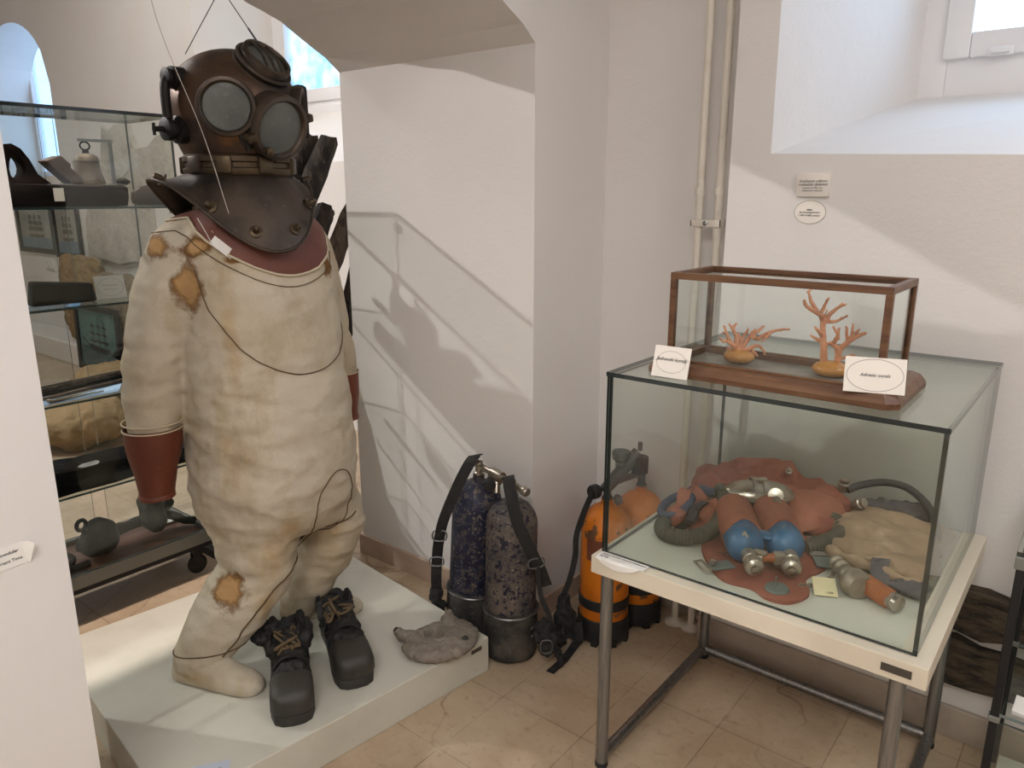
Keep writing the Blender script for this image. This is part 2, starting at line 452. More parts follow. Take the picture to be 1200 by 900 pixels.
def rough_up(me, layers, mask=None):
    """push vertices along their normals by noise: (amplitude, (sx,sy,sz), ridged)"""
    ns = [v.normal.copy() for v in me.vertices]
    for v, nn in zip(me.vertices, ns):
        d = 0.; p = v.co
        for amp, sc_, ridged in layers:
            q = V((p.x * sc_[0], p.y * sc_[1], p.z * sc_[2]))
            x = noise.fractal(q, .9, 2., 3)
            if ridged: x = .5 - 2. * abs(x)
            d += amp * x
        if mask is not None: d *= mask(p)
        v.co = p + nn * d
    me.update()

def soft(mb, name, mats, voxel=.008, it=4, layers=(), parent=None, origin=None, mask=None, smooth=180):
    me = remesh(mb, voxel, it)
    if layers: rough_up(me, layers, mask)
    return place(me, name, mats, parent, origin, smooth)

def text_into(mb, s, size, T, mi=0, shear=0., align='CENTER', depth=.0003, bold=0.):
    cu = bpy.data.curves.new('t', 'FONT'); cu.body = s; cu.size = size; cu.shear = shear
    cu.align_x = align; cu.align_y = 'CENTER'; cu.extrude = depth; cu.offset = bold; cu.resolution_u = 2
    o = bpy.data.objects.new('t', cu); COL.objects.link(o)
    dg = bpy.context.evaluated_depsgraph_get(); dg.update()
    me = bpy.data.meshes.new_from_object(o.evaluated_get(dg))
    mb.add([v.co.copy() for v in me.vertices], [tuple(p.vertices) for p in me.polygons], mi, T)
    bpy.data.objects.remove(o); bpy.data.curves.remove(cu); bpy.data.meshes.remove(me)

def scribble(mb, w, T, mi=0, seed=1, h=.0035):
    """a line of handwriting too small to read"""
    rr = random.Random(seed); n = int(w / .0022)
    pts = [T @ V((-w / 2 + w * i / n, rr.uniform(-h, h) * (1 if i % 2 else -.6), .0004)) for i in range(n + 1)]
    mb.tube(catmull(pts, 3), .0004, 5, mi)

def thing(name, label, cat, loc=(0, 0, 0), rz=0., group=None):
    o = bpy.data.objects.new(name, None); COL.objects.link(o)
    o.empty_display_size = .05
    o.location = loc; o.rotation_euler = (0, 0, rz)
    return tag(o, label, cat, group)
def tag(o, label, cat, group=None):
    o['label'] = label; o['category'] = cat
    if group: o['group'] = group
    return o
def struct(o, label=None):
    o['kind'] = 'structure'
    if label: o['label'] = label
    return o
FILL_NEAR, FILL_WIN, FILL_FAR, SPOT_W, SPOT_FILL, SKY = 30, 14, 36, 600, 420, 7.5
SC.view_settings.view_transform = 'Standard'; SC.view_settings.look = 'None'; SC.view_settings.gamma = 1
SC.view_settings.exposure = .24; SC.view_settings.use_curve_mapping = False
SC.cycles.max_bounces = 10; SC.cycles.transparent_max_bounces = 32; SC.cycles.diffuse_bounces = 5
SC.cycles.sample_clamp_indirect = 4; SC.cycles.caustics_reflective = False; SC.cycles.caustics_refractive = False
SC.cycles.use_denoising = True
# ================================================================== THE ROOM
def quad(mb, a, b, c, d, mi=0):
    mb.add([a, b, c, d], [(0, 1, 2, 3)], mi)
def grid_wall(mb, fn, nu, nv, mi=0):
    vs = [fn(i / nu, j / nv) for j in range(nv + 1) for i in range(nu + 1)]
    fs = [(j * (nu + 1) + i, j * (nu + 1) + i + 1, (j + 1) * (nu + 1) + i + 1, (j + 1) * (nu + 1) + i) for j in range(nv) for i in range(nu)]
    mb.add(vs, fs, mi)

FZ = 4.3
XR, XL = -1.51, -2.45          # the two faces of the thick arched wall
Y0, Y1 = .505, 2.0             # the arch opening
m = MB(); m.box((-10.2, -3.2, -.15), (2.8, 3.9, 0))
struct(build(m, 'floor', 'floor', smooth=0))

# thick wall with the segmental arch
m = MB()
RA = 1.31; zc = 2.003 - math.sqrt(RA ** 2 - .7475 ** 2); yc = (Y0 + Y1) / 2
arch = []
for i in range(25):
    y = Y1 + (Y0 - Y1) * i / 24
    arch.append((y, zc + math.sqrt(max(RA ** 2 - (y - yc) ** 2, 0)) + (.004 * math.sin(i * 1.9) if 0 < i < 24 else 0)))
TOP = 3.02
for X, s in ((XR, 1), (XL, -1)):
    top = TOP if s > 0 else FZ
    a = [(X, -2.3 if s > 0 else -3.1, 0), (X, Y0, 0), (X, Y0, arch[-1][1])]
    quad(m, (X, -3.1, 0), (X, Y0, 0), (X, Y0, FZ), (X, -3.1, FZ))
    quad(m, (X, Y1, 0), (X, 3.6, 0), (X, 3.6, FZ), (X, Y1, FZ))
    for (ya, za), (yb, zb) in zip(arch, arch[1:]):
        quad(m, (X, ya, za), (X, yb, zb), (X, yb, FZ), (X, ya, FZ))
for (ya, za), (yb, zb) in zip(arch, arch[1:]):
    quad(m, (XR, ya, za), (XR, yb, zb), (XL, yb, zb), (XL, ya, za))
for y in (Y0, Y1):
    quad(m, (XR, y, 0), (XL, y, 0), (XL, y, arch[-1][1]), (XR, y, arch[-1][1]))
for y in (-3.1, 3.6):
    quad(m, (XR, y, 0), (XL, y, 0), (XL, y, FZ), (XR, y, FZ))
bmm = m.mesh('wall_left')
b_ = bmesh.new(); b_.from_mesh(bmm); bmesh.ops.remove_doubles(b_, verts=b_.verts, dist=1e-4); bmesh.ops.recalc_face_normals(b_, faces=b_.faces)
ed = [e for e in b_.edges if len(e.link_faces) == 2 and e.calc_face_angle(0) > .8 and abs(e.verts[0].co.z - e.verts[1].co.z) > .5]
bmesh.ops.bevel(b_, geom=ed, offset=.008, segments=3, profile=.5, affect='EDGES')
b_.to_mesh(bmm); b_.free()
struct(place(bmm, 'wall_left', 'wall', smooth=0))

# window wall: recessed strip with the pipes, then the main face with the splayed window niche
m = MB()
m.box((XR, 2.43, 0), (-.985, 3.4, 3.0))
FX0, FX1, FZ0, FZ1 = -.86, .6, 1.667, 2.86
IX0, IX1, IZ0, IZ1, IY = -.609, .36, 1.858, 2.72, 2.9
YW = 2.30
sl = lambda x: 1.667 - .034 * (x + .851)
def W(x, y, z): return (x, y, z)
quad(m, W(-.985, YW, 0), W(2.7, YW, 0), W(2.7, YW, sl(2.7)), W(-.985, YW, sl(-.985)))
quad(m, W(-.985, YW, sl(-.985)), W(FX0, YW, sl(FX0)), W(FX0 - .012, YW, FZ1), W(-.985, YW, FZ1))
quad(m, W(FX1, YW, sl(FX1)), W(2.7, YW, sl(2.7)), W(2.7, YW, FZ1), W(FX1, YW, FZ1))
quad(m, W(-.985, YW, FZ1), W(2.7, YW, FZ1), W(2.7, YW, 3.0), W(-.985, YW, 3.0))
quad(m, W(FX0, YW, sl(FX0)), W(FX1, YW, sl(FX1)), W(IX1, IY, IZ0), W(IX0, IY, IZ0))
quad(m, W(FX0, YW, sl(FX0)), W(IX0, IY, IZ0), W(IX0, IY, IZ1), W(FX0 - .012, YW, FZ1))
quad(m, W(FX1, YW, sl(FX1)), W(FX1, YW, FZ1), W(IX1, IY, IZ1), W(IX1, IY, IZ0))
quad(m, W(FX0 - .012, YW, FZ1), W(IX0, IY, IZ1), W(IX1, IY, IZ1), W(FX1, YW, FZ1))
quad(m, W(-.985, YW, 0), W(-.985, 3.0, 0), W(-.985, 3.0, 3.0), W(-.985, YW, 3.0))
wr = m.mesh('wall_right', recalc=False)
struct(place(wr, 'wall_right', 'wall', smooth=0))
m = MB(); m.box((2.62, -2.3, 0), (2.75, 2.3, 3.0)); struct(build(m, 'wall_east', 'wall', smooth=0))
m = MB(); m.box((XR, -2.42, 0), (2.75, -2.3, 3.0)); struct(build(m, 'wall_south', 'wall', smooth=0))
m = MB(); m.box((XR, -2.42, 3.0), (2.75, 3.0, 3.1)); struct(build(m, 'ceiling', 'ceil', smooth=0))

# ---- the further room
NY = 3.15
m = MB()
def hole_wall(m, x0, x1, z0, z1, y, holes):
    xs = sorted({x0, x1, *[h[0] for h in holes], *[h[1] for h in holes]})
    for a, b in zip(xs, xs[1:]):
        hs = [h for h in holes if h[0] <= a and h[1] >= b]
        if not hs: quad(m, (a, y, z0), (b, y, z0), (b, y, z1), (a, y, z1))
        else:
            h = hs[0]
            quad(m, (a, y, z0), (b, y, z0), (b, y, h[2]), (a, y, h[2]))
            quad(m, (a, y, h[3]), (b, y, h[3]), (b, y, z1), (a, y, z1))
WA = (-5.47, -3.0, 1.75, 3.35)          # window niche front opening
hole_wall(m, -10, XL, 0, FZ, NY, [WA, (-9.7, -8.03, 1.72, 3.2)])
ia = (-5.17, -3.3, 2.12, 3.2); iy = 3.62
c0 = [(WA[0], NY, WA[2]), (WA[1], NY, WA[2]), (WA[1], NY, WA[3]), (WA[0], NY, WA[3])]
c1 = [(ia[0], iy, ia[2]), (ia[1], iy, ia[2]), (ia[1], iy, ia[3]), (ia[0], iy, ia[3])]
for i in range(4):
    j = (i + 1) % 4
    quad(m, c0[i], c0[j], c1[j], c1[i])
# arched niche further along: flat sill, vertical sides, arched head
na = (-9.7, -8.03, 1.72, 3.2); nd = .45
hd = []
for i in range(17):
    x = na[0] + (na[1] - na[0]) * i / 16
    u = (i / 16 - .5) * 2
    hd.append((x, 2.55 + .62 * math.sqrt(max(0, 1 - u * u))))
for (xa, za), (xb, zb) in zip(hd, hd[1:]):
    quad(m, (xa, NY, za), (xb, NY, zb), (xb, NY, 3.2), (xa, NY, 3.2))
    quad(m, (xa, NY, za), (xb, NY, zb), (xb, NY + nd, zb), (xa, NY + nd, za))
quad(m, (na[0], NY, na[2]), (na[1], NY, na[2]), (na[1], NY + nd, na[2]), (na[0], NY + nd, na[2]))
for x in na[:2]:
    quad(m, (x, NY, na[2]), (x, NY + nd, na[2]), (x, NY + nd, 2.55), (x, NY, 2.55))
struct(place(m.mesh('wall_rear', False), 'wall_rear', 'wall_far', smooth=0))
m = MB(); m.box((-10.12, -3.1, 0), (-10, 3.2, FZ)); struct(build(m, 'wall_west', 'wall_far', smooth=0))
m = MB(); m.box((-10.12, -3.2, 0), (XL, -3.1, FZ)); struct(build(m, 'wall_front', 'wall_far', smooth=0))
m = MB(); m.box((-10.12, -3.2, FZ), (XL, 3.9, FZ + .1)); struct(build(m, 'ceiling_far', 'ceil', smooth=0))
# low white plinth along the rear wall
m = MB(); m.box((-9.4, 2.82, 0), (-5.6, NY, .2)); struct(build(m, 'trim_1', 'wall_far', smooth=0, bevel=.01))
# bare stone left showing in the plaster
rs = random.Random(3)
def stone_patch(poly, name, y=NY, dep=.05):
    m = MB(); pts = []
    for (xa, za), (xb, zb) in zip(poly, poly[1:] + poly[:1]):
        for k in range(4):
            t = k / 4
            pts.append((xa + (xb - xa) * t + rs.uniform(-.03, .03), za + (zb - za) * t + rs.uniform(-.03, .03)))
    cx = sum(p[0] for p in pts) / len(pts); cz = sum(p[1] for p in pts) / len(pts)
    rings = []
    for s_, d in ((1., -.02), (.97, dep * .8), (.8, dep), (.55, dep * .9), (.3, dep), (.1, dep * .95)):
        rings.append([(cx + (x - cx) * s_, y - d + rs.uniform(-.008, .008), cz + (z - cz) * s_) for x, z in pts])
    m.loft(rings, cap0=False)
    return struct(build(m, name, 'stone', smooth=30))
stone_patch([(-7.62, .95), (-6.35, .95), (-6.3, 1.5), (-5.93, 1.62), (-5.92, 2.0), (-6.45, 1.92), (-6.55, 2.1), (-7.05, 2.1), (-7.1, 1.86), (-7.7, 1.84), (-7.55, 1.4)], 'trim_2')

# ---- skirting
m = MB()
m.box((XL - .012, Y1 - .014, 0), (XR + .012, Y1, .09))
m.box((XR, Y1 - .014, 0), (XR + .013, 2.43, .082))
struct(build(m, 'baseboard_left', 'baseboard', smooth=0, bevel=.003))
m = MB()
m.box((XR, 2.415, 0), (-.985, 2.43, .1)); m.box((-.985, 2.284, 0), (2.62, 2.30, .1))
struct(build(m, 'baseboard_right', 'skirt_right', smooth=0, bevel=.003))

# ---- windows
def make_window(nm, x0, x1, z0, z1, y, cas, sash, pane, handle=True):
    root = bpy.data.objects.new(nm, None); COL.objects.link(root); root.location = ((x0 + x1) / 2, y, z0); root['kind'] = 'structure'
    def ring(a, b, c, d, w, ya, yb, wb=None):
        wb = wb or w
        m = MB()
        m.box((a, ya, c), (a + w, yb, d)); m.box((b - w, ya, c), (b, yb, d))
        m.box((a + w, ya, c), (b - w, yb, c + wb)); m.box((a + w, ya, d - w), (b - w, yb, d))
        return m
    build(ring(x0, x1, z0, z1, cas[0], y, y + .07, cas[1]), 'window_frame', 'paint', root, bevel=.003)
    a, b, c, d = x0 + cas[0] - .012, x1 - cas[0] + .012, z0 + cas[1] - .012, z1 - cas[0] + .012
    s = build(ring(a, b, c, d, sash[0], y - .022, y + .045), 'sash', 'paint', root, bevel=.006)
    m = MB(); m.box((a + sash[0] - .01, y + .012, c + sash[0] - .01), (b - sash[0] + .01, y + .02, d - sash[0] + .01))
    build(m, 'pane', pane, root, smooth=0)
    if handle:
        m = MB(); hx = a + .16; hz = c + .002
        m.box((hx - .035, y - .034, hz - .006), (hx + .035, y - .02, hz + .022))
        m.box((hx - .024, y - .05, hz), (hx + .024, y - .034, hz + .012))
        build(m, 'handle', 'paint', root, bevel=.003)
    return root
make_window('window_1', IX0 - .01, IX1 + .01, IZ0 - .01, IZ1 + .01, IY - .005, (.085, .13), (.075,), 'glass_clear')
make_window('window_3', na[0] - .02, na[1] + .02, na[2] - .02, 3.26, NY + nd, (.06, .06), (.05,), 'frosted_dim', False)
make_window('window_2', ia[0] - .01, ia[1] + .01, ia[2] - .01, ia[3] + .01, iy - .005, (.1, .1), (.085,), 'frosted', False)

# ---- two heating pipes up the recess
def pipe(name, x, y, label):
    t = thing(name, label, 'pipe', (x, y, 0), 0, 'cream heating pipes up the window wall')
    m = MB(); m.tube([(x, y, 0.001), (x, y, 1.2), (x + .002, y, 1.22), (x, y, 3.0)], .0125, 16); build(m, 'pipe_run', 'pipe_paint', t)
    m = MB(); m.lathe([(.0, 0), (.036, 0), (.036, .006), (.024, .012), (.016, .02), (.0128, .022)], Matrix.Translation((x, y, 0)), 24, cap1=False)
    build(m, 'floor_flange', 'pipe_paint', t)
    m = MB(); m.lathe([(.0128, -.012), (.0165, -.012), (.0165, .012), (.0128, .012)], Matrix.Translation((x, y, 1.56)), 20); build(m, 'joint', 'pipe_paint', t)
    return t
PA, PB = (-1.10, 2.345), (-1.035, 2.345)
pipe('heating_pipe', *PA, 'left of the two cream heating pipes rising up the window wall')
pipe('heating_pipe', *PB, 'right of the two cream heating pipes, nearer the wall plaque')
t = thing('pipe_clamp', 'cream double clamp holding the two heating pipes to the wall', 'clamp', ((PA[0] + PB[0]) / 2, 2.33, 1.46))
m = MB()
m.box((PA[0] - .02, 2.327, 1.449), (PB[0] + .02, 2.3315, 1.471)); m.box((PA[0] - .02, 2.3585, 1.449), (PB[0] + .02, 2.363, 1.471))
m.box((PA[0] - .02, 2.327, 1.449), (PA[0] - .015, 2.363, 1.471)); m.box((PB[0] + .015, 2.327, 1.449), (PB[0] + .02, 2.363, 1.471))
m.box(((PA[0] + PB[0]) / 2 - .006, 2.36, 1.452), ((PA[0] + PB[0]) / 2 + .006, 2.43, 1.468))
build(m, 'clamp_band', 'pipe_paint', t, bevel=.001)
m = MB(); m.lathe([(0, 0), (.008, 0), (.008, .004), (.004, .006)], zframe(((PA[0] + PB[0]) / 2, 2.3275, 1.46), (0, -1, 0)), 14); build(m, 'screw', 'steel', t)

# ---- unseen ceiling fill lights, added to brighten both rooms
def added_ceiling_fill(x, y, z, w, d, label, power, col):
    t = thing('added_fill_light', label, 'ceiling light', (x, y, z))
    m = MB(); m.box((x - w / 2, y - d / 2, z - .05), (x + w / 2, y + d / 2, z)); build(m, 'housing', 'paint', t, smooth=0, bevel=.006)
    m = MB(); m.box((x - w / 2 + .03, y - d / 2 + .03, z - .056), (x + w / 2 - .03, y + d / 2 - .03, z - .048)); build(m, 'diffuser', 'fill_lamp', t, smooth=0)
    la = bpy.data.lights.new('fill_lamp', 'AREA'); la.shape = 'RECTANGLE'; la.size = w - .06; la.size_y = d - .06; la.energy = power; la.color = col
    lo = bpy.data.objects.new('fill_area', la); COL.objects.link(lo); lo.location = (x, y, z - .06); lo.parent = t; lo.matrix_parent_inverse = wm(t).inverted()
    return t
added_ceiling_fill(.1, -.9, 3.0, 1.3, 1.3, 'added square fill light, unseen, over the middle of the near room', FILL_NEAR, (1, .985, .98))
added_ceiling_fill(.9, 1.3, 3.0, .3, 1.3, 'added long fill light, unseen, near the window wall', FILL_WIN, (1, .985, .98))
added_ceiling_fill(-5.2, 1.2, FZ, 1.2, 1.2, 'added square fill light, unseen, in the further room', FILL_FAR, (1, .975, .96))

# ceiling spotlights: one in the further room whose beam throws the showcase shadows on the pier,
# one added there, unseen, to brighten the floor beside the wheeled showcase
def spotlight(SP, TG, label, ceil, power, col, rad, cone, blend):
    dr = (TG - SP).normalized()
    t = thing('spotlight', label, 'spotlight', (SP.x, SP.y, ceil))
    m = MB(); m.tube([(SP.x, SP.y, ceil), (SP.x, SP.y, SP.z + .08)], .012, 10); build(m, 'rod', 'paint', t)
    m = MB(); F_ = zframe(SP - dr * .02, dr)
    m.lathe([(0, -.16), (.05, -.16), (.06, -.1), (.065, .0), (.065, .03), (.06, .03), (.055, -.04), (0, -.05)], F_, 24, cap0=False, cap1=False); build(m, 'shade', 'paint', t)
    ls = bpy.data.lights.new('spot', 'SPOT'); ls.energy = power; ls.color = col; ls.shadow_soft_size = rad; ls.spot_size = math.radians(cone); ls.spot_blend = blend
    so = bpy.data.objects.new('spot_light', ls); COL.objects.link(so); so.location = SP + dr * .05
    so.rotation_euler = dr.to_track_quat('-Z', 'Y').to_euler(); so.parent = t; so.matrix_parent_inverse = wm(t).inverted()
spotlight(V((-6.79, -1.64, 4.01)), V((-2.1, 1.5, 1.0)), 'white ceiling spotlight in the further room', FZ, SPOT_W, (1, .955, .94), .03, 75, .4)
spotlight(V((-2.66, 1.05, 4.05)), V((-2.72, 1.02, 0)), 'added fill spotlight, unseen, shining down beside the wheeled showcase', FZ, SPOT_FILL, (1, .85, .76), .04, 22, .5)

# ---- daylight
w = bpy.data.worlds.new('world'); SC.world = w; w.use_nodes = True
bg = w.node_tree.nodes['Background']; bg.inputs[0].default_value = (.45, .68, 1, 1); bg.inputs[1].default_value = SKY
def portal_area(name, loc, rot, sx, sy, e, col):
    la = bpy.data.lights.new(name, 'AREA'); la.shape = 'RECTANGLE'; la.size = sx; la.size_y = sy; la.energy = e; la.color = col
    la.cycles.is_portal = True
    lo = bpy.data.objects.new(name, la); COL.objects.link(lo); lo.location = loc; lo.rotation_euler = rot
    return lo
portal_area('sky_portal', (-.12, 2.97, 2.3), (PI / 2, 0, PI), .8, .7, 1, (1, 1, 1))
portal_area('sky_portal', (-4.23, 3.75, 2.66), (PI / 2, 0, PI), 1.9, 1.1, 1, (1, 1, 1))

# ---- camera
cd = bpy.data.cameras.new('camera'); cam = bpy.data.objects.new('camera', cd); COL.objects.link(cam)
cam.location = (0, 0, 1.55); cam.rotation_euler = (math.radians(90 - 14.1), 0, math.radians(38.7))
cd.sensor_width = 36; cd.lens = 884 / 1200 * 36; cd.clip_start = .02
SC.camera = cam
# ================================================================== PODIUM
PZ = .125
pod = [(-1.452, 1.688), (-1.575, .655), (-2.535, .77), (-2.412, 1.80)]
t = thing('display_podium', 'low off-white podium on the tiled floor carrying the diving suit', 'podium', (-1.99, 1.22, 0))
m = MB(); m.prism(pod, 0, PZ); build(m, 'platform', 'podium', t, smooth=0, bevel=.003)
e0, e1 = V((-1.575, .655, 0)), V((-1.452, 1.688, 0)); ed = (e1 - e0).normalized()
pp = e1 - ed * .055 + V((0, 0, .1))
m = MB(); m.box((-.022, -.0015, -.007), (.022, .0015, .007), 0, frame(pp, x=ed, z=(0, 0, 1)))
build(m, 'nameplate', 'plate', t, smooth=0)['label'] = 'small dark metal nameplate'

# ================================================================== DIVING SUIT
OX, OY = -1.95, 1.24
def L(a, b, z): return V((OX + a, OY + b, z))
def ering(c, ra, rb, n=28, tilt=None, p=2.3):
    """superelliptic ring in a plane facing 'tilt' around c"""
    T = zframe(c, tilt) if tilt is not None else Matrix.Translation(c)
    out = []
    for j in range(n):
        u = 2 * PI * j / n; cu, su = math.cos(u), math.sin(u)
        out.append(T @ V((ra * math.copysign(abs(cu) ** (2 / p), cu), rb * math.copysign(abs(su) ** (2 / p), su), 0)))
    return out
def limb(mb, pts, n=28):
    rings = []
    P = [L(*p[:3]) for p in pts]
    for i, p in enumerate(pts):
        d = (P[min(i + 1, len(P) - 1)] - P[max(i - 1, 0)]).normalized()
        T = frame(P[i], y=V((0, 1, 0)) - d * d.y, z=d) if abs(d.y) < .95 else zframe(P[i], d)
        ra, rb = p[3], p[4] if len(p) > 4 else p[3]
        rings.append([T @ V((ra * math.cos(2 * PI * j / n), rb * math.sin(2 * PI * j / n), 0)) for j in range(n)])
    mb.loft(rings)
suit_body = MB()
tor = [(.02, 0.0, 1.52, .11, .12), (.015, 0.0, 1.495, .14, .16), (.0, 0.0, 1.455, .17, .205), (.0, .0, 1.4, .19, .225), (.005, .0, 1.3, .2, .226),
       (.01, .004, 1.15, .21, .224), (.01, .012, 1.0, .222, .23), (.01, .014, .86, .228, .24), (.01, .015, .72, .222, .25), (.005, .02, .63, .2, .243), (.0, .025, .56, .165, .215)]
suit_body.loft([[V((OX + a + A * math.copysign(abs(math.cos(u)) ** .87, math.cos(u)), OY + b + B * math.copysign(abs(math.sin(u)) ** .87, math.sin(u)), z)) for u in [2 * PI * j / 36 for j in range(36)]] for a, b, z, A, B in tor])
# legs, feet
limb(suit_body, [(.0, -.1, .74, .15, .13), (.015, -.085, .62, .145, .128), (.025, -.075, .52, .125, .122), (.02, -.09, .43, .115, .114), (.0, -.155, .34, .108, .104), (-.035, -.225, .255, .09, .088), (-.058, -.268, .19, .072, .07), (-.06, -.278, .16, .062, .06)])
limb(suit_body, [(.0, .12, .74, .15, .13), (.02, .175, .6, .14, .108), (.025, .195, .5, .125, .098), (.0, .175, .39, .105, .092), (-.04, .145, .29, .084, .08), (-.075, .12, .21, .068, .066), (-.085, .115, .165, .06, .058)])
def foot(mb, heel, toe, w=.05, h=.052):
    hv, tv = L(*heel), L(*toe); d = (tv - hv)
    T = frame(hv, x=d.normalized(), z=(0, 0, 1)); Ln = d.length; rings = []
    for u, ww, hh in ((-.02, .3, .4), (.02, .62, .85), (.12, .88, 1.15), (.3, .95, 1.3), (.5, .95, 1.12), (.7, 1.02, .92), (.85, .98, .74), (.95, .72, .55), (1.0, .35, .32)):
        rings.append([T @ V((u * Ln, w * ww * math.cos(q), (h * hh) * (max(math.sin(q), -.35)) + .35 * h * hh)) for q in [2 * PI * j / 24 for j in range(24)]])
    mb.loft(rings)
foot(suit_body, (-.12, -.3, PZ), (.165, -.185, PZ), .052, .055)
foot(suit_body, (-.15, .095, PZ), (.035, .305, PZ), .05, .052)
# sleeves
ARM_R = [(-.02, -.13, 1.425, .085), (-.04, -.185, 1.39, .094), (-.06, -.22, 1.3, .094), (-.085, -.256, 1.18, .082), (-.105, -.276, 1.05, .077), (-.105, -.288, .93, .075), (-.105, -.29, .9, .075)]
ARM_L = [(-.02, .14, 1.42, .08), (-.05, .222, 1.38, .082), (-.065, .265, 1.3, .078), (-.08, .3, 1.18, .072), (-.08, .332, 1.05, .067), (-.08, .345, .97, .066), (-.08, .348, .95, .065)]
limb(suit_body, ARM_R); limb(suit_body, ARM_L)
me = remesh(suit_body, .0085, 6)
def crease(p):
    z = p.z
    k = 1.
    k += .9 * max(0, 1 - abs(z - .5) / .25)
    k += 1.1 * max(0, 1 - abs(z - .9) / .3) * max(0, min(1, (OY - .02 - p.y) / .12)) * (1 if p.y > OY - .27 else .3)
    if z < .2: k = .4
    if z > 1.5: k = .6
    return k
rough_up(me, [(.005, (3.5, 3.5, 9), True), (.005, (6, 6, 7), False), (.0016, (22, 22, 30), False)], crease)
# flatten soles on the podium
for v in me.vertices:
    if v.co.z < PZ + .001: v.co.z = PZ + .001
suit_bvh = BVHTree.FromPolygons([v.co.copy() for v in me.vertices], [tuple(p.vertices) for p in me.polygons])
STAIN_RING += [(-1.962, .966, 1.424, .05, .042), (-1.873, 1.028, 1.42, .05, .04), (-1.9, 1.014, 1.307, .052, .075), (-1.765, 1.375, 1.36, .032, .055), (-1.892, 1.037, .424, .062, .066), (-1.80, 1.09, 1.385, .03, .012)]
STAIN_CORE += [(-1.962, .966, 1.424, .036, .03), (-1.9, 1.014, 1.31, .036, .056), (-1.873, 1.028, 1.418, .03, .022), (-1.892, 1.037, .424, .042, .046)]
STAIN_SOFT += [(-1.833, 1.02, .95, .035, .22), (-1.8, 1.06, 1.16, .03, .16), (-1.78, 1.13, .52, .08, .1), (-1.95, .93, .16, .08, .03), (-1.82, 1.33, .42, .08, .12), (-1.76, 1.17, .6, .05, .09), (-1.83, 1.12, .36, .05, .1), (-1.80, 1.36, .52, .05, .05)]
M['suit'] = suit_mat()
suit = thing('diving_suit', 'full-size cream canvas diving suit with red-brown rubber cuffs standing on the podium', 'diving suit', (OX, OY, PZ))
place(me, 'canvas_body', 'suit', suit, smooth=180)

def hit_from(p, d, off=.002):
    r = suit_bvh.ray_cast(V(p), V(d).normalized())
    return (r[0] + r[1] * off) if r[0] is not None else None
def seam(name, pts3, d, r=.0017, mt='seam', k=8):
    out = []
    for p in catmull(pts3, k):
        h = hit_from(p, d)
        if h is not None: out.append(h)
    if len(out) > 2:
        m = MB(); m.tube(out, r, 5); return build(m, name, mt, suit, smooth=180)
front = V((-1, 0, 0))
FR = lambda b, z: (OX + .6, OY + b, z)
# scooped bib panel seam, inner panel, crotch gusset, leg seams
seam('bib_seam', [FR(-.215, 1.36), FR(-.2, 1.24), FR(-.14, 1.13), FR(-.05, 1.075), FR(.03, 1.065), FR(.12, 1.09), FR(.19, 1.15), FR(.235, 1.26)], front)

seam('gusset_seam', [FR(.03, .5), FR(.012, .6), FR(.02, .7), FR(.07, .755), FR(.13, .735), FR(.165, .65), FR(.15, .56), FR(.09, .51), FR(.03, .47)], front)
seam('leg_seam', [FR(.015, .46), FR(-.04, .45), FR(-.1, .415), FR(-.17, .33), FR(-.21, .26), FR(-.24, .225)], front, .0026)
seam('leg_seam', [FR(.02, .46), FR(.06, .5), FR(.12, .54), FR(.2, .565)], front, .0026)
def ankle_ring(name, c, r, z, dz):
    out = []
    for j in range(28):
        u = 2 * PI * j / 28; d = V((math.cos(u), math.sin(u), 0))
        h = hit_from(V((c[0], c[1], z + dz * math.cos(u))) + d * r, -d)
        if h is not None: out.append(h)
    m = MB(); m.tube(out, .002, 5, closed=True); build(m, name, 'seam', suit, smooth=180)
ankle_ring('ankle_seam', L(-.045, -.245, 0), .25, .225, .01)
# rubber neck yoke inside the scooped neckline
rings = []; NA = 44
for k in range(9):
    f = k / 8; ring = []
    for j in range(NA):
        u = -PI + 2 * PI * j / NA
        zo = 1.488 - .152 * max(0, math.cos(u)) ** 1.2 - .03 * max(0, -math.cos(u))
        z = 1.515 + (zo - 1.515) * f
        d = V((math.cos(u), math.sin(u), 0))
        h = hit_from(V((OX + .01, OY, z)) + d * .6, -d, .004)
        ring.append(h if h is not None else V((OX + .01, OY, z)) + d * .12)
    rings.append(ring)
m = MB(); m.loft(rings, cap0=False, cap1=False)
m.tube([rings[-1][j] for j in range(NA)], .0035, 6, mi=1, closed=True)
build(m, 'rubber_yoke', ['rubber_collar', 'seam_light'], suit, smooth=180)['label'] = 'red-brown rubber yoke inside the neckline'
ring = []
for j in range(NA):
    u = -PI + 2 * PI * j / NA
    z = 1.488 - .152 * max(0, math.cos(u)) ** 1.2 - .03 * max(0, -math.cos(u)) - .03
    d = V((math.cos(u), math.sin(u), 0)); h = hit_from(V((OX + .01, OY, z)) + d * .45, -d)
    if h is not None: ring.append(h)
m = MB(); m.tube(ring, .0014, 5, closed=True); build(m, 'neckline_seam', 'seam', suit, smooth=180)
# crumpled inner collar showing under the helmet
m = MB()
for j in range(26):
    u = 2 * PI * j / 26
    m.ell(L(.012 + .118 * math.cos(u), .118 * math.sin(u), 1.5 + .012 * math.sin(3 * u) - .03 * math.cos(u)), (.03, .03, .045), nu=10, nv=7)
soft(m, 'inner_collar', 'canvas', .008, 3, [(.014, (14, 14, 22), True)], suit)['label'] = 'crumpled pale inner collar'
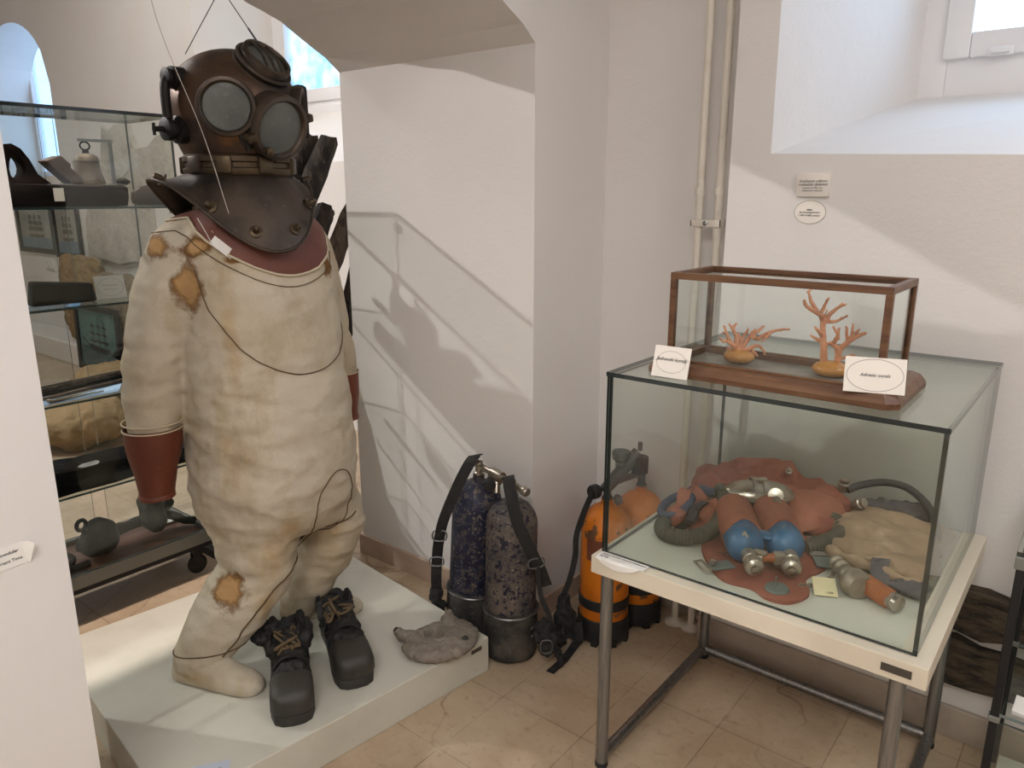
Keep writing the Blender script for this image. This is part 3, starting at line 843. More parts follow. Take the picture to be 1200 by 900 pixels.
# cuffs
def cuff(path, label):
    m = MB(); rings = []
    for (a, b, z, ra, rb) in path:
        rings.append([L(a, b, z) + V((ra * math.cos(2 * PI * j / 30), rb * math.sin(2 * PI * j / 30), 0)) for j in range(30)])
    a, b, z, ra, rb = path[-1]
    rings.append([L(a, b, z) + V(((ra - .004) * math.cos(2 * PI * j / 30), (rb - .004) * math.sin(2 * PI * j / 30), 0)) for j in range(30)])
    a, b, z, ra, rb = path[2]
    rings.append([L(a, b, z) + V(((ra - .006) * math.cos(2 * PI * j / 30), (rb - .006) * math.sin(2 * PI * j / 30), 0)) for j in range(30)])
    m.loft(rings, cap0=False)
    build(m, 'rubber_cuff', 'rubber', suit, smooth=70)['label'] = label
AR, BR = (-.105, -.290)
cuff([(AR, BR, .92, .077, .077), (AR, BR, .9, .077, .077), (AR, BR - .001, .87, .075, .076), (AR, BR - .003, .835, .069, .07), (AR, BR - .006, .8, .058, .06), (AR, BR - .008, .77, .049, .052), (AR, BR - .01, .74, .043, .047), (AR, BR - .01, .725, .0425, .046), (AR, BR - .01, .723, .046, .05), (AR, BR - .01, .71, .046, .05)], 'flared red-brown rubber cuff hanging from the right sleeve')
BL = .348
cuff([(-.08, BL, .965, .066, .065), (-.08, BL, .945, .066, .065), (-.08, BL + .003, .91, .064, .063), (-.08, BL + .007, .875, .059, .058), (-.08, BL + .01, .835, .051, .05), (-.08, BL + .012, .81, .048, .046), (-.08, BL + .012, .808, .051, .049), (-.08, BL + .012, .795, .051, .049)], 'red-brown rubber cuff half hidden behind the body')
for (c, r, z) in ((L(-.105, -.29, 0), .0785, .915), (L(-.105, -.288, 0), .0795, .935)):
    m = MB(); m.torus(r, .0022, Matrix.Translation((c.x, c.y, z)), 32, 6); build(m, 'sleeve_binding', 'seam_light', suit)
for (c, r, z) in ((L(-.08, .346, 0), .0675, .965),):
    m = MB(); m.torus(r, .0022, Matrix.Translation((c.x, c.y, z)), 32, 6); build(m, 'sleeve_binding', 'seam_light', suit)
# torn frayed rims round the holes
rs = random.Random(5)
def tear(c, d, ry, rz, n=44):
    dv = V(d).normalized(); T = zframe(V(c) + dv * .3, dv); pts = []
    up = V((0, 0, 1)); sd = dv.cross(up).normalized(); u2 = sd.cross(dv)
    for j in range(n):
        a = 2 * PI * j / n; k = 1 + .16 * math.sin(3 * a + ry * 900) + .1 * math.sin(7 * a + rz * 700) + rs.uniform(-.1, .1)
        h = hit_from(V(c) + dv * .35 + sd * (ry * k * math.cos(a)) + u2 * (rz * k * math.sin(a)), -dv, .003)
        if h is not None: pts.append(h)
    if len(pts) > 8:
        m = MB(); m.tube(pts, [rs.uniform(.0004, .0026) for _ in pts], 6, closed=True)
        build(m, 'torn_edge', 'seam', suit, smooth=180)['label'] = 'frayed brown edge of a torn hole'
TEARS = []
for c, d, ry, rz in TEARS: tear(c, d, ry, rz)
# paper tag tied to the yoke
tg = hit_from(L(.6, -.165, 1.415), (-1, 0, 0), .014)
m = MB(); T = frame(tg, x=(.1, .72, -.62), z=(.1, .62, .75)); m.box((-.034, -.0006, -.012), (.034, .0006, .012), 0, T)
g = build(m, 'paper_tag', 'paper', suit, smooth=0); g['label'] = 'small white paper tag tied at the neckline'
m = MB(); m.tube([tg + V((0, -.03, .012)), tg + V((0, -.04, .035)), tg + V((-.03, -.045, .075))], .0012, 5); build(m, 'string', 'thread', g)

# ================================================================== HELMET
HX, HY = -1.955, 1.228
HA = math.radians(3)
HT = Matrix.Translation((HX, HY, 0)) @ Matrix.Rotation(HA, 4, 'Z')
hel = thing('diving_helmet', 'old copper diving helmet with round glass ports hanging over the canvas suit', 'diving helmet', (HX, HY, 1.45))
hc = V((0, 0, 1.775))
DR, DZ = .173, .152
def dome_pt(az_, el, out=0.):
    return hc + V(((DR + out) * math.cos(el) * math.cos(az_), (DR + out) * math.cos(el) * math.sin(az_), (DZ + out) * math.sin(el) + (0 if el > 0 else -.0)))
prof = [(.13, 1.64), (.141, 1.655), (.156, 1.69), (.168, 1.73), (.173, 1.77)]
prof += [(DR * math.cos(a), 1.775 + DZ * math.sin(a)) for a in [PI / 2 * i / 14 for i in range(1, 14)]] + [(.004, 1.775 + DZ)]
m = MB(); m.lathe(prof, HT, 48, cap0=False); build(m, 'copper_dome', 'copper', hel)
m = MB(); m.lathe([(.12, 1.6), (.142, 1.6), (.146, 1.606), (.146, 1.617), (.139, 1.62), (.139, 1.632), (.146, 1.635), (.146, 1.648), (.139, 1.654), (.12, 1.654)], HT, 48, cap0=False, cap1=False)
build(m, 'neck_ring', 'brass', hel)
for a in (-50, -8, 40, 80, 130, 180, 230, 275):
    m = MB(); q = math.radians(a); m.box((-.014, -.02, -.022), (.01, .02, .022), 0, HT @ Matrix.Rotation(q, 4, 'Z') @ Matrix.Translation((.142, 0, 1.626)))
    build(m, 'neck_clamp', 'brass', hel, bevel=.004)
# corselet: saddle-shaped breastplate
def cors(u, t):
    cf = max(0, math.cos(u)); cb = max(0, -math.cos(u)); s = abs(math.sin(u))
    R = 1 / math.sqrt((math.cos(u) / (.232 if cf else .2)) ** 2 + (math.sin(u) / (.18 if math.sin(u) > 0 else .228)) ** 2)
    if math.sin(u) < 0: R += .012 * s ** 10
    zed = 1.592 - .185 * cf ** 2.4 - .16 * cb ** 2.
    r = .13 + (R - .13) * (t ** .8)
    k = t ** (1.6 if s > .75 else 1.15)
    z = 1.607 + (zed - 1.607) * k - .012 * math.sin(PI * t) * s
    return V((r * math.cos(u), r * math.sin(u), z))
HC = HT @ Matrix.Rotation(math.radians(-14), 4, 'Z')
m = MB(); N = 60
for dz, mi in ((0, 0), (-.006, 0)):
    m.loft([[cors(2 * PI * j / N, t / 12) + V((0, 0, dz)) for j in range(N)] for t in range(13)], mi, False, False, T=HC)
m.tube([cors(2 * PI * j / N, 1.) + V((0, 0, -.003)) for j in range(N)], .0045, 8, mi=0, closed=True, T=HC)
co = build(m, 'corselet', 'copper_dark', hel, smooth=60); co['label'] = 'dark bronze breastplate flaring over the shoulders'
for a in (-42, -14, 16, 44, 80, -80, 150, 180, 210):
    u = math.radians(a); p = cors(u, .82); nn = V((math.cos(u), math.sin(u), .55)).normalized()
    m = MB(); T = HC @ zframe(p, nn)
    m.lathe([(.017, -.002), (.017, .003), (.009, .005), (.008, .02), (.0055, .024), (0, .025)], T, 14); build(m, 'stud', 'brass', co)
# ports
def port(az_, el, R, depth, label, mt='copper_dark', grill=False, out=-.012):
    a, e = math.radians(az_), math.radians(el)
    nn = V((math.cos(e) * math.cos(a), math.cos(e) * math.sin(a), math.sin(e)))
    p = dome_pt(a, e, out)
    T = HT @ zframe(p, nn)
    m = MB(); m.lathe([(R * .98, -.035), (R, -.01), (R, depth), (R * .97, depth + .006), (R * .86, depth + .008), (R * .8, depth + .004), (R * .78, depth - .004)], T, 40, cap0=False, cap1=False)
    o = build(m, 'port_ring', mt, hel); o['label'] = label
    m = MB(); m.lathe([(.001, depth + .001), (R * .4, depth), (R * .79, depth - .003)], T, 32, cap0=False, cap1=False); build(m, 'port_glass', 'old_glass', o)
    return o, T, nn
port(-41, -4, .073, .016, 'round side port with cloudy glass and slim ring', 'copper_dark', out=-.004)
o, T, nn = port(1, -19, .085, .022, 'round front port with a thick bolted ring', out=.004)
m = MB(); m.lathe([(0, 0), (.006, .002), (.006, .016), (.012, .022), (.012, .03), (.005, .034), (0, .035)], T @ Matrix.Translation((-.045, -.055, .02)), 14); build(m, 'port_knob', 'brass', o)
for q in (20, 200):
    m = MB(); m.box((-.012, -.01, -.02), (.016, .01, .028), 0, T @ Matrix.Rotation(math.radians(q), 4, 'Z') @ Matrix.Translation((.088, 0, 0))); build(m, 'hinge_lug', 'brass', o, bevel=.004)
port(44, -4, .073, .014, 'side port turned away, seen edge on')
o, T, nn = port(6, 44, .066, .03, 'raised top port ringed with bolts')
m = MB(); m.torus(.071, .006, T @ Matrix.Translation((0, 0, .012)), 36, 8); m.torus(.071, .006, T @ Matrix.Translation((0, 0, -.006)), 36, 8); build(m, 'port_flange', 'copper_dark', o)
for q in range(3):
    m = MB(); m.tube([(-.05, (q - 1) * .022, .034), (0, (q - 1) * .022, .042), (.05, (q - 1) * .022, .034)], .0035, 6, T=T); build(m, 'guard_bar', 'copper_dark', o)
# spit cock between the ports
a, e = math.radians(-28), math.radians(-34); p = dome_pt(a, e, -.004); T = HT @ zframe(p, (math.cos(a), math.sin(a), -.15))
m = MB(); m.lathe([(.02, -.01), (.02, .006), (.012, .01), (.012, .026), (.016, .03), (.016, .038), (0, .04)], T, 18)
m.tube([(-.0, -.03, .022), (0, .03, .022)], .008, 10, T=T); build(m, 'spit_cock', 'blackened', hel)
# air elbow and telephone fitting joined by a vertical pipe at the right side
def fit(az_, z, r, ln, mt='blackened'):
    a = math.radians(az_); d = V((math.cos(a), math.sin(a), 0)); p = d * (.163) + V((0, 0, z))
    T = HT @ zframe(p, d)
    m = MB(); m.lathe([(r * 1.45, -.02), (r * 1.45, .012), (r, .016), (r, ln * .6), (r * 1.2, ln * .62), (r * 1.2, ln * .92), (r * .7, ln), (0, ln)], T, 22)
    return build(m, 'side_fitting', mt, hel), d
f1, d1 = fit(-92, 1.838, .019, .03)
f2, d2 = fit(-92, 1.712, .024, .046)
m = MB(); m.tube([d2 * .205 + V((0, 0, 1.712)), d2 * .235 + V((0, 0, 1.71))], .007, 10, T=HT)
m.tube([d2 * .233 + V((0, 0, 1.695)), d2 * .233 + V((0, 0, 1.725))], .004, 8, T=HT); build(m, 'valve_spindle', 'blackened', f2)
m = MB(); m.tube(catmull([d1 * .175 + V((0, 0, 1.838)), d1 * .192 + V((0, 0, 1.82)), d1 * .194 + V((0, 0, 1.75)), d1 * .19 + V((0, 0, 1.712))], 5), .012, 12, T=HT)
build(m, 'air_pipe', 'blackened', hel)
# rear lug seen past the right edge
m = MB(); a = math.radians(78); T = HT @ zframe(V((math.cos(a), math.sin(a), 0)) * .185 + V((0, 0, 1.78)), (math.cos(a), math.sin(a), 0))
m.box((-.02, -.075, -.01), (.02, .075, .03), 0, T); build(m, 'rear_valve_body', 'blackened', hel, bevel=.012)
# suspension wires to a hook in the arch soffit
hk = V((-1.93, 1.235, 2.232))
t = thing('suspension_wire', 'thin steel wires holding the helmet from a hook in the arch', 'wire', tuple(hk))
m = MB(); m.tube([hk + V((0, 0, .01)), hk + V((0, 0, -.02)), hk + V((.01, 0, -.032)), hk + V((.0, 0, -.042)), hk + V((-.01, 0, -.034))], .003, 8); build(m, 'hook', 'steel', t)
k0 = hk + V((0, 0, -.042)); kn = V((-1.95, 1.215, 2.075))
m = MB(); m.tube([k0, kn], .0012, 6); build(m, 'upper_wire', 'wire', t)
wl = HT @ V((-.01, -.125, 1.90)); wr_ = HT @ V((.075, .045, 1.932))
m = MB(); m.tube([kn, wl], .0012, 6); build(m, 'wire_strand', 'wire', t)
m = MB(); m.tube([kn, wr_], .0014, 6); m.tube([kn.lerp(wr_, .68), wr_], .0028, 6); build(m, 'wire_strand', 'wire', t)
th = thing('hanging_thread', 'pale thread hanging past the helmet side down to the collar', 'thread', (-1.98, 1.0, 2.2))
m = MB(); m.tube(catmull([(-1.88, .96, 2.205), (-1.87, .99, 1.95), (-1.83, 1.055, 1.7), (-1.80, 1.09, 1.5)], 8), .0009, 5); build(m, 'thread_line', 'thread', th)
# ================================================================== WEIGHTED BOOTS
def boot(name, label, heel, toe, open_flaps, seed):
    h, tv = V((*heel, PZ)), V((*toe, PZ)); d = (tv - h); Ln = d.length
    c = (h + tv) / 2
    T = frame(h, x=d.normalized(), z=(0, 0, 1))
    rr = random.Random(seed)
    t = thing(name, label, 'boot', tuple(c), 0, 'weighted diving boots')
    # sole: rounded plan outline
    W_ = .06
    out = []
    for u, w_ in ((0, .0), (.0, .5), (.03, .8), (.1, .95), (.3, .86), (.5, .9), (.7, 1.), (.85, 1.), (.95, .84), (.99, .5), (1., .0)):
        out.append((u * Ln, w_ * W_))
    poly = out + [(x, -y) for x, y in reversed(out[1:-1])]
    m = MB(); m.prism(poly, .0, .032, 0, T); m.prism([(x * .985 + .002, y * .95) for x, y in poly], .032, .042, 0, T)
    build(m, 'sole', 'sole', t, bevel=.004)
    # toe cap: domed front third
    m = MB(); rings = []
    for u, hh in ((.66, .06), (.7, .064), (.8, .062), (.9, .058), (.96, .048), (.99, .03)):
        w_ = W_ * (1.02 if u < .88 else math.sqrt(max(.03, 1 - ((u - .88) / .125) ** 2)) * 1.02)
        rings.append([T @ V((u * Ln, w_ * math.copysign(abs(math.cos(q)) ** .6, math.cos(q)), .038 + hh * max(0, math.sin(q)) ** .42 - (.0 if math.sin(q) >= 0 else .004))) for q in [2 * PI * j / 26 for j in range(26)]])
    m.loft(rings); build(m, 'toe_cap', 'lead_cap', t, smooth=50)['label'] = 'worn brown-black toe cap'
    # crumpled leather upper, open at the top
    m = MB()
    for u, w_, hh, z in ((.06, .04, .04, .07), (.16, .046, .048, .074), (.3, .046, .048, .074), (.44, .047, .046, .072), (.58, .048, .042, .068)):
        m.ell((u * Ln, 0, z), (.054, w_ * 1.14, hh), T)
    for k, (u, y, z, rx, ry, rz) in enumerate(open_flaps):
        m.ell((u * Ln, y, z), (rx, ry, rz), T @ Matrix.Translation((0, 0, 0)), nu=14, nv=9)
    soft(m, 'leather_upper', 'leather', .006, 2, [(.01, (22, 22, 22), True), (.005, (50, 50, 50), False)], t)['label'] = 'collapsed black leather upper'
    # straps and knotted rope laces
    m = MB()
    for u in (.3, .52):
        arc = [T @ V((u * Ln + .01 * math.sin(a), .055 * math.cos(a), .05 + .074 * math.sin(a))) for a in [PI * i / 12 for i in range(13)]]
        m.strap(arc, .02, .004, T.to_3x3() @ V((1, 0, 0)))
    build(m, 'strap', 'leather', t)
    m = MB()
    for k in range(4):
        p = [V((Ln * rr.uniform(.05, .5), rr.uniform(-.05, .05), rr.uniform(.108, .138))) for _ in range(5)]
        m.tube(catmull(p, 5), .0042, 6, T=T)
    build(m, 'rope_lace', 'rope', t)
    return t
boot('diving_boot', 'black weighted diving boot with ragged top, nearer the podium edge beside the canvas foot', (-1.878, 1.215), (-1.588, 1.02),
     [(.0, .035, .118, .03, .016, .034), (.02, -.05, .115, .04, .03, .026), (.1, -.075, .105, .035, .035, .02), (.12, .058, .105, .055, .012, .036), (.2, -.058, .1, .05, .012, .04), (.25, .05, .108, .02, .02, .03), (-.06, 0, .105, .02, .03, .028), (.3, 0, .112, .03, .03, .016)], 4)
boot('diving_boot', 'black weighted diving boot with coiled rope lace, standing further back towards the lead weight', (-1.895, 1.41), (-1.578, 1.238),
     [(.02, .045, .1, .05, .012, .036), (.02, -.05, .098, .05, .012, .036), (-.05, 0, .1, .016, .045, .032), (.2, -.055, .09, .05, .012, .03)], 9)

# ================================================================== LEAD BREAST WEIGHT
t = thing('breast_weight', 'grey-brown lead diving weight lying on the podium corner', 'diving weight', (-1.545, 1.56, PZ))
T = frame((-1.545, 1.555, PZ), x=(.95, -.2, 0), z=(0, 0, 1)) @ Matrix.Diagonal((1.0, 1.12, 1.05, 1))     # +x towards the camera side, y to the right
m = MB()
# rounded slab, thicker to the front, with two horns at the back and a sunk hole
for i in range(13):
    a = -PI * .6 + PI * 1.2 * i / 12
    m.ell((.0 + .07 * math.cos(a), .075 * math.sin(a), .018), (.042, .044, .02), T, nu=16, nv=10)
m.ell((-.005, 0, .018), (.085, .095, .022), T); m.ell((.01, 0, .022), (.07, .08, .022), T); m.ell((-.05, 0, .02), (.04, .09, .02), T)
m.ell((-.055, -.068, .026), (.04, .026, .022), T); m.ell((-.055, .068, .026), (.04, .026, .022), T)
m.tube([(-.05, -.07, .024), (-.085, -.08, .028), (-.115, -.083, .032)], [.024, .018, .014], 12, T=T)
m.tube([(-.05, .07, .026), (-.08, .08, .034), (-.092, .085, .045)], [.024, .016, .012], 12, T=T)
me = remesh(m, .0036, 4)
ti = T.inverted()
for v in me.vertices:
    p = ti @ v.co
    q = math.hypot((p.x + .012) / .036, (p.y + .012) / .028)
    if p.z > .018 and q < 1: p.z = max(.005, p.z - .05 * (1 - q ** 8))
    if p.z < .004: p.z = 0.0005
    v.co = T @ p
me.update(); rough_up(me, [(.004, (40, 40, 40), False)])
for v in me.vertices: v.co.z = max(v.co.z, PZ + .0005)
place(me, 'lead_slab', 'lead', t, smooth=180)
m = MB(); m.lathe([(.0, .004), (.009, .004), (.011, 0), (.011, -.012)], T @ zframe((.07, .045, .036), (.4, .2, .8)), 16, cap1=False); build(m, 'plug', 'concretion', t)
m = MB(); m.lathe([(.0, .006), (.010, .005), (.012, -.01)], T @ zframe((-.116, -.083, .032), (-.9, -.1, .1)), 12, cap1=False); build(m, 'hook_tip', 'copper_dark', t)

# caption card lying at the podium's near edge
cc = V((-1.612, .775, PZ + .001))
T = frame(cc, x=(.55, .83, 0), z=(0, 0, 1))
m = MB(); m.box((-.055, -.035, 0), (.055, .035, .0012), 0, T); 
card = build(m, 'caption_card', 'card_pale', None, cc, smooth=0)
tag(card, 'pale blue paper caption lying flat on the near podium edge', 'caption card')
m = MB(); scribble(m, .07, T @ Matrix.Translation((0, .01, .0012)), seed=3); scribble(m, .05, T @ Matrix.Translation((0, -.008, .0012)), seed=4)
build(m, 'printed_text', 'ink', card, smooth=0)

# ================================================================== CAPTIONS ON THE WALLS
def ellipse_line(m, a, b, w, T, mi=0, n=48, z=.0008):
    m.loft([[(a * math.cos(2 * PI * j / n), b * math.sin(2 * PI * j / n), z) for j in range(n)], [((a - w) * math.cos(2 * PI * j / n), (b - w) * math.sin(2 * PI * j / n), z) for j in range(n)]], mi, False, False, T=T)
# left foreground pier
T = frame((XR, .4, .905), x=(0, 1, .06), z=(1, 0, 0))
m = MB(); m.box((-.11, -.022, .0005), (.035, .022, .0016), 0, T)
card = build(m, 'wall_caption', 'paper', None, (XR, .36, .905), smooth=0); tag(card, 'curling white paper caption stuck on the foreground wall pier', 'caption')
m = MB(); text_into(m, 'skafander za svodular', .009, T @ Matrix.Translation((.026, .008, .0019)), 0, .2, 'RIGHT'); text_into(m, 'diving suit, important Time', .0085, T @ Matrix.Translation((.03, -.008, .0019)), 0, 0, 'RIGHT')
build(m, 'printed_text', 'ink', card, smooth=0)
m = MB(); m.strap([T @ V((.033, 0, .0012)), T @ V((.04, 0, .004)), T @ V((.045, -.004, .011))], .042, .0008, T.to_3x3() @ V((0, 1, 0))); build(m, 'curled_edge', 'paper', card)
# plaque and oval sticker on the window wall
c = V((-.727, YW, 1.577)); T = frame(c, x=(1, 0, 0), y=(0, -.04, 1))
t = thing('wall_plaque', 'square white tile plaque with italic text below the window', 'plaque', tuple(c))
m = MB(); m.box((-.046, -.033, .0006), (.046, .033, .011), 0, T); build(m, 'tile', 'paper_warm', t, bevel=.0015)
m = MB()
for s_, sz, y, sh in (('Svečanom odboru', .0105, .011, .35), ('roditeljski djelatnici', .0105, .0015, .35), ('museum of 19th cent.', .0065, -.008, 0), ('underwater collection', .0065, -.0155, 0)):
    text_into(m, s_, sz, T @ Matrix.Translation((0, y, .0114)), 0, sh)
build(m, 'lettering', 'ink', t, smooth=0)
c = V((-.731, YW, 1.50)); T = frame(c, x=(1, 0, 0), y=(0, 0, 1))
t = thing('oval_caption', 'oval white paper sticker under the square plaque', 'caption', tuple(c))
m = MB(); m.prism([(.047 * math.cos(2 * PI * j / 40), .035 * math.sin(2 * PI * j / 40)) for j in range(40)], .0004, .0012, 0, T); build(m, 'sticker', 'paper_warm', t, smooth=0)
m = MB(); ellipse_line(m, .0455, .0335, .001, T, z=.0016)
for s_, sz, y in (('zbirka', .007, .007), ('Archaeological and', .0075, -.0005), ('1 500 of 8th century', .0075, -.009)):
    text_into(m, s_, sz, T @ Matrix.Translation((-.002, y, .0016)), 0, .25)
build(m, 'lettering', 'ink', t, smooth=0)
# ================================================================== DIVING CYLINDERS
RTV = V((.78, .625, 0)); CTV = V((.63, -.776, 0))      # along the pier / towards the room
def tank_body(mb, x, y, r, h, dome, lean, mi=0):
    T = Matrix.Translation((x, y, 0)) @ lean
    prof = [(0, .012), (r * .75, .012), (r, .05), (r, h - dome)] + [(max(.021, r * math.cos(a)), h - dome + dome * .96 * math.sin(a)) for a in [PI / 2 * i / 10 for i in range(1, 10)]] + [(.02, h + .004), (.02, h + .014), (0, h + .014)]
    mb.lathe(prof, T, 36, mi, cap0=False, cap1=False)
    return T
def off(base, o, c, z): return V((base[0], base[1], 0)) + RTV * o + CTV * c + V((0, 0, z))
def ringbuckle(P, ax_, w, h, r, par, name='buckle', mt='steel'):
    T = zframe(P, ax_); m = MB()
    m.tube(catmull([(-w, -h, 0), (w, -h, 0), (w, h, 0), (-w, h, 0)], 4, True), r, 8, closed=True, T=T)
    return build(m, name, mt, par)

A1, A2 = (-1.66, 1.832), (-1.463, 1.815)
tw = thing('twin_diving_cylinders', 'pair of chipped grey-blue diving cylinders leaning by the wall beside the podium', 'diving cylinders', (-1.56, 1.825, 0))
ln1 = Matrix.Rotation(math.radians(2.2), 4, V((-.9, .2, 0))) @ Matrix.Rotation(math.radians(2), 4, 'Y'); ln2 = Matrix.Rotation(math.radians(1.2), 4, V((-1, 0, 0)))
tops = []
for (A, ln, h, mt, lb) in ((A1, ln1, .595, 'tank_blue', 'navy cylinder with flaking paint'), (A2, ln2, .575, 'tank_grey', 'grey cylinder with flaking paint')):
    m = MB(); T = tank_body(m, A[0], A[1], .087, h, .095, ln); c = build(m, 'cylinder', mt, tw); c['label'] = lb
    m = MB(); m.lathe([(0, .0), (.07, .0), (.088, .012), (.0935, .03), (.0935, .17), (.0965, .172), (.0965, .182), (.0935, .184), (.0885, .184)], T, 36, cap0=False, cap1=False); b = build(m, 'boot_cup', 'tank_boot', tw)
    m = MB(); m.torus(.0955, .0035, T @ Matrix.Translation((0, 0, .177)), 36, 6); build(m, 'boot_rim', 'steel', b)
    # valve
    m = MB(); m.lathe([(.018, h), (.018, h + .02), (.013, h + .024), (.013, h + .06), (0, h + .062)], T, 18, cap0=False); build(m, 'valve', 'chrome', tw)
    tops.append(T @ V((0, 0, h + .045)))
d = (tops[1] - tops[0]).normalized()
m = MB(); m.tube([tops[0] - d * .04, tops[1] + d * .055], .0115, 14); build(m, 'manifold_bar', 'chrome', tw)
mid = tops[0].lerp(tops[1], .55)
m = MB(); m.lathe([(.0, -.025), (.02, -.025), (.022, .0), (.02, .025), (0, .025)], zframe(mid, d), 18)
m.lathe([(.016, 0), (.016, .03), (.012, .032), (.012, .06), (0, .062)], zframe(mid, (0.3, -.4, -1)), 16); build(m, 'centre_valve', 'chrome', tw)
kp = tops[0].lerp(tops[1], .33) + V((0, 0, -.022))
m = MB(); m.lathe([(.008, 0), (.008, .03), (.019, .032), (.021, .038), (.021, .058), (.018, .062), (0, .062)], zframe(kp, CTV + V((0, 0, -.15))), 18); build(m, 'valve_knob', 'black_rubber', tw)
m = MB(); m.lathe([(.014, 0), (.016, .004), (.016, .02), (.013, .024), (0, .024)], zframe(tops[1] + d * .05, d), 16); build(m, 'end_fitting', 'chrome', tw)
# shoulder straps
p1 = [off(A1, .03, -.045, .66), off(A1, .02, .0, .672), off(A1, -.005, .045, .645), off(A1, -.045, .08, .57), off(A1, -.085, .085, .47), off(A1, -.105, .06, .38), off(A1, -.115, .04, .30), off(A1, -.12, .03, .22), off(A1, -.12, .02, .14)]
m = MB(); m.strap(catmull(p1, 5), .038, .004, [(.55, .8, .1)] * 41); s1 = build(m, 'shoulder_strap', 'webbing', tw, smooth=0)
ringbuckle(off(A1, -.1, .075, .41), CTV, .02, .016, .0028, s1); ringbuckle(off(A1, -.115, .05, .3), CTV, .02, .014, .0028, s1)
m = MB()
for k in range(4): m.ell(off(A1, -.118 + .01 * math.sin(k * 2), .02, .09 + k * .025), (.026, .02, .022))
soft(m, 'strap_bundle', 'webbing', .006, 2, [(.008, (40, 40, 40), True)], s1)
p2 = [off(A2, -.01, -.05, .62), off(A2, -.005, -.005, .648), off(A2, .0, .035, .62), off(A2, .02, .085, .54), off(A2, .045, .098, .48), off(A2, .075, .09, .41), off(A2, .1, .075, .35), off(A2, .12, .065, .29)]
m = MB(); m.strap(catmull(p2, 5), .04, .004, [RTV + V((0, 0, .25))] * 36); s2 = build(m, 'shoulder_strap', 'webbing', tw, smooth=0)
ringbuckle(off(A2, .085, .09, .385), CTV + RTV * .4, .023, .014, .003, s2)
p3 = [off(A2, .09, .09, .37), off(A2, .1, .1, .28), off(A2, .125, .1, .21), off(A2, .145, .095, .15)]
m = MB(); m.strap(catmull(p3, 6), .017, .0035, [RTV] * 19); build(m, 'thin_strap', 'webbing', s2, smooth=0)
m = MB()
for (o_, c_, z, r) in ((.11, .09, .15, .03), (.135, .1, .12, .034), (.12, .1, .085, .03), (.15, .1, .07, .022), (.165, .1, .035, .018), (.1, .095, .12, .024)):
    m.ell(off(A2, o_, c_, z), (r, r * .7, r * 1.1))
soft(m, 'strap_bundle', 'webbing', .006, 2, [(.014, (34, 34, 34), True)], s2)['label'] = 'tangled webbing hanging at the right side'
ringbuckle(off(A2, .12, .125, .1), CTV, .016, .02, .002, s2)
for z in (.13, .1):
    m = MB(); m.lathe([(0, .004), (.006, .003), (.007, 0)], zframe(off(A2, .075, .062, z), CTV + RTV), 12); build(m, 'bolt', 'steel', tw)

B1, B2 = (-1.268, 2.11), (-1.235, 2.29)
I4 = Matrix.Identity(4)
ot = thing('orange_twin_cylinders', 'pair of scratched orange diving cylinders standing in the corner behind the table leg', 'diving cylinders', (-1.25, 2.2, 0))
ot_tops = []
for B in (B1, B2):
    m = MB(); T = tank_body(m, B[0], B[1], .087, .515, .09, I4); build(m, 'cylinder', 'orange', ot)
    m = MB()
    prof = [(0, .0), (.07, .0), (.09, .012), (.0925, .03), (.0925, .095), (.089, .098)]
    m.lathe(prof, T, 36, cap0=False, cap1=False)
    for j in range(8):
        m.box((.07, -.012, -.0), (.094, .012, .03), 0, T @ Matrix.Rotation(j * PI / 4 + .2, 4, 'Z'))
    build(m, 'boot_cup', 'black_rubber', ot, bevel=.002)
    m = MB(); m.lathe([(.087, .135), (.0905, .137), (.0905, .172), (.087, .174)], T, 36, cap0=False, cap1=False); build(m, 'band', 'black_rubber', ot)
    m = MB(); m.lathe([(.019, .52), (.019, .535), (.014, .54), (.014, .575), (0, .577)], T, 18, cap0=False); build(m, 'valve', 'grey_plastic', ot)
lb = MB()
angs = [math.atan2(CTV.y, CTV.x) - .95 + .7 * i / 10 for i in range(11)]
for a0, a1 in zip(angs, angs[1:]):
    lb.add([(B1[0] + .0878 * math.cos(a), B1[1] + .0878 * math.sin(a), z) for z in (.325, .405) for a in (a0, a1)], [(0, 1, 3, 2)])
build(lb, 'sticker', 'label_brown', ot)['label'] = 'faded brown sticker round the front cylinder'
k0 = off(B1, -.035, .03, .57)
m = MB(); m.lathe([(.008, -.03), (.008, 0), (.022, .002), (.025, .008), (.025, .028), (.021, .034), (0, .034)], zframe(k0, CTV * .6 - RTV * .8), 20); build(m, 'valve_knob', 'black_rubber', ot)
m = MB(); m.lathe([(.008, -.02), (.008, 0), (.015, .002), (.015, .02), (0, .022)], zframe(off(B1, .03, .04, .545), CTV), 16); build(m, 'small_knob', 'grey_plastic', ot)
# manifold and reserve valves rising to the back right
m = MB(); m.tube([off(B1, -.01, 0, .56), off(B1, .02, -.02, .585), off(B1, .085, -.06, .645), off(B1, .115, -.07, .67)], [.02, .022, .024, .024], 16)
m.tube([off(B1, .05, -.04, .6), off(B1, .05, -.04, .66)], [.016, .022], 14); m.lathe([(.02, 0), (.03, .008), (.033, .03), (.03, .036), (0, .037)], Matrix.Translation(off(B1, .05, -.04, .652)), 18)
m.tube([off(B1, .12, -.07, .68), off(B1, .12, -.07, .71)], .008, 10)
build(m, 'reserve_valve', 'grey_plastic', ot, bevel=0)
m = MB(); m.tube([off(B1, .02, -.05, .565), off(B1, .14, -.12, .58)], .012, 12); build(m, 'manifold_bar', 'grey_plastic', ot)
kp = off(B1, .12, -.06, .60); T = zframe(kp, V((0, 0, 1))); m = MB()
m.lathe([(.0, 0), (.024, 0), (.024, .062), (0, .062)], T, 20)
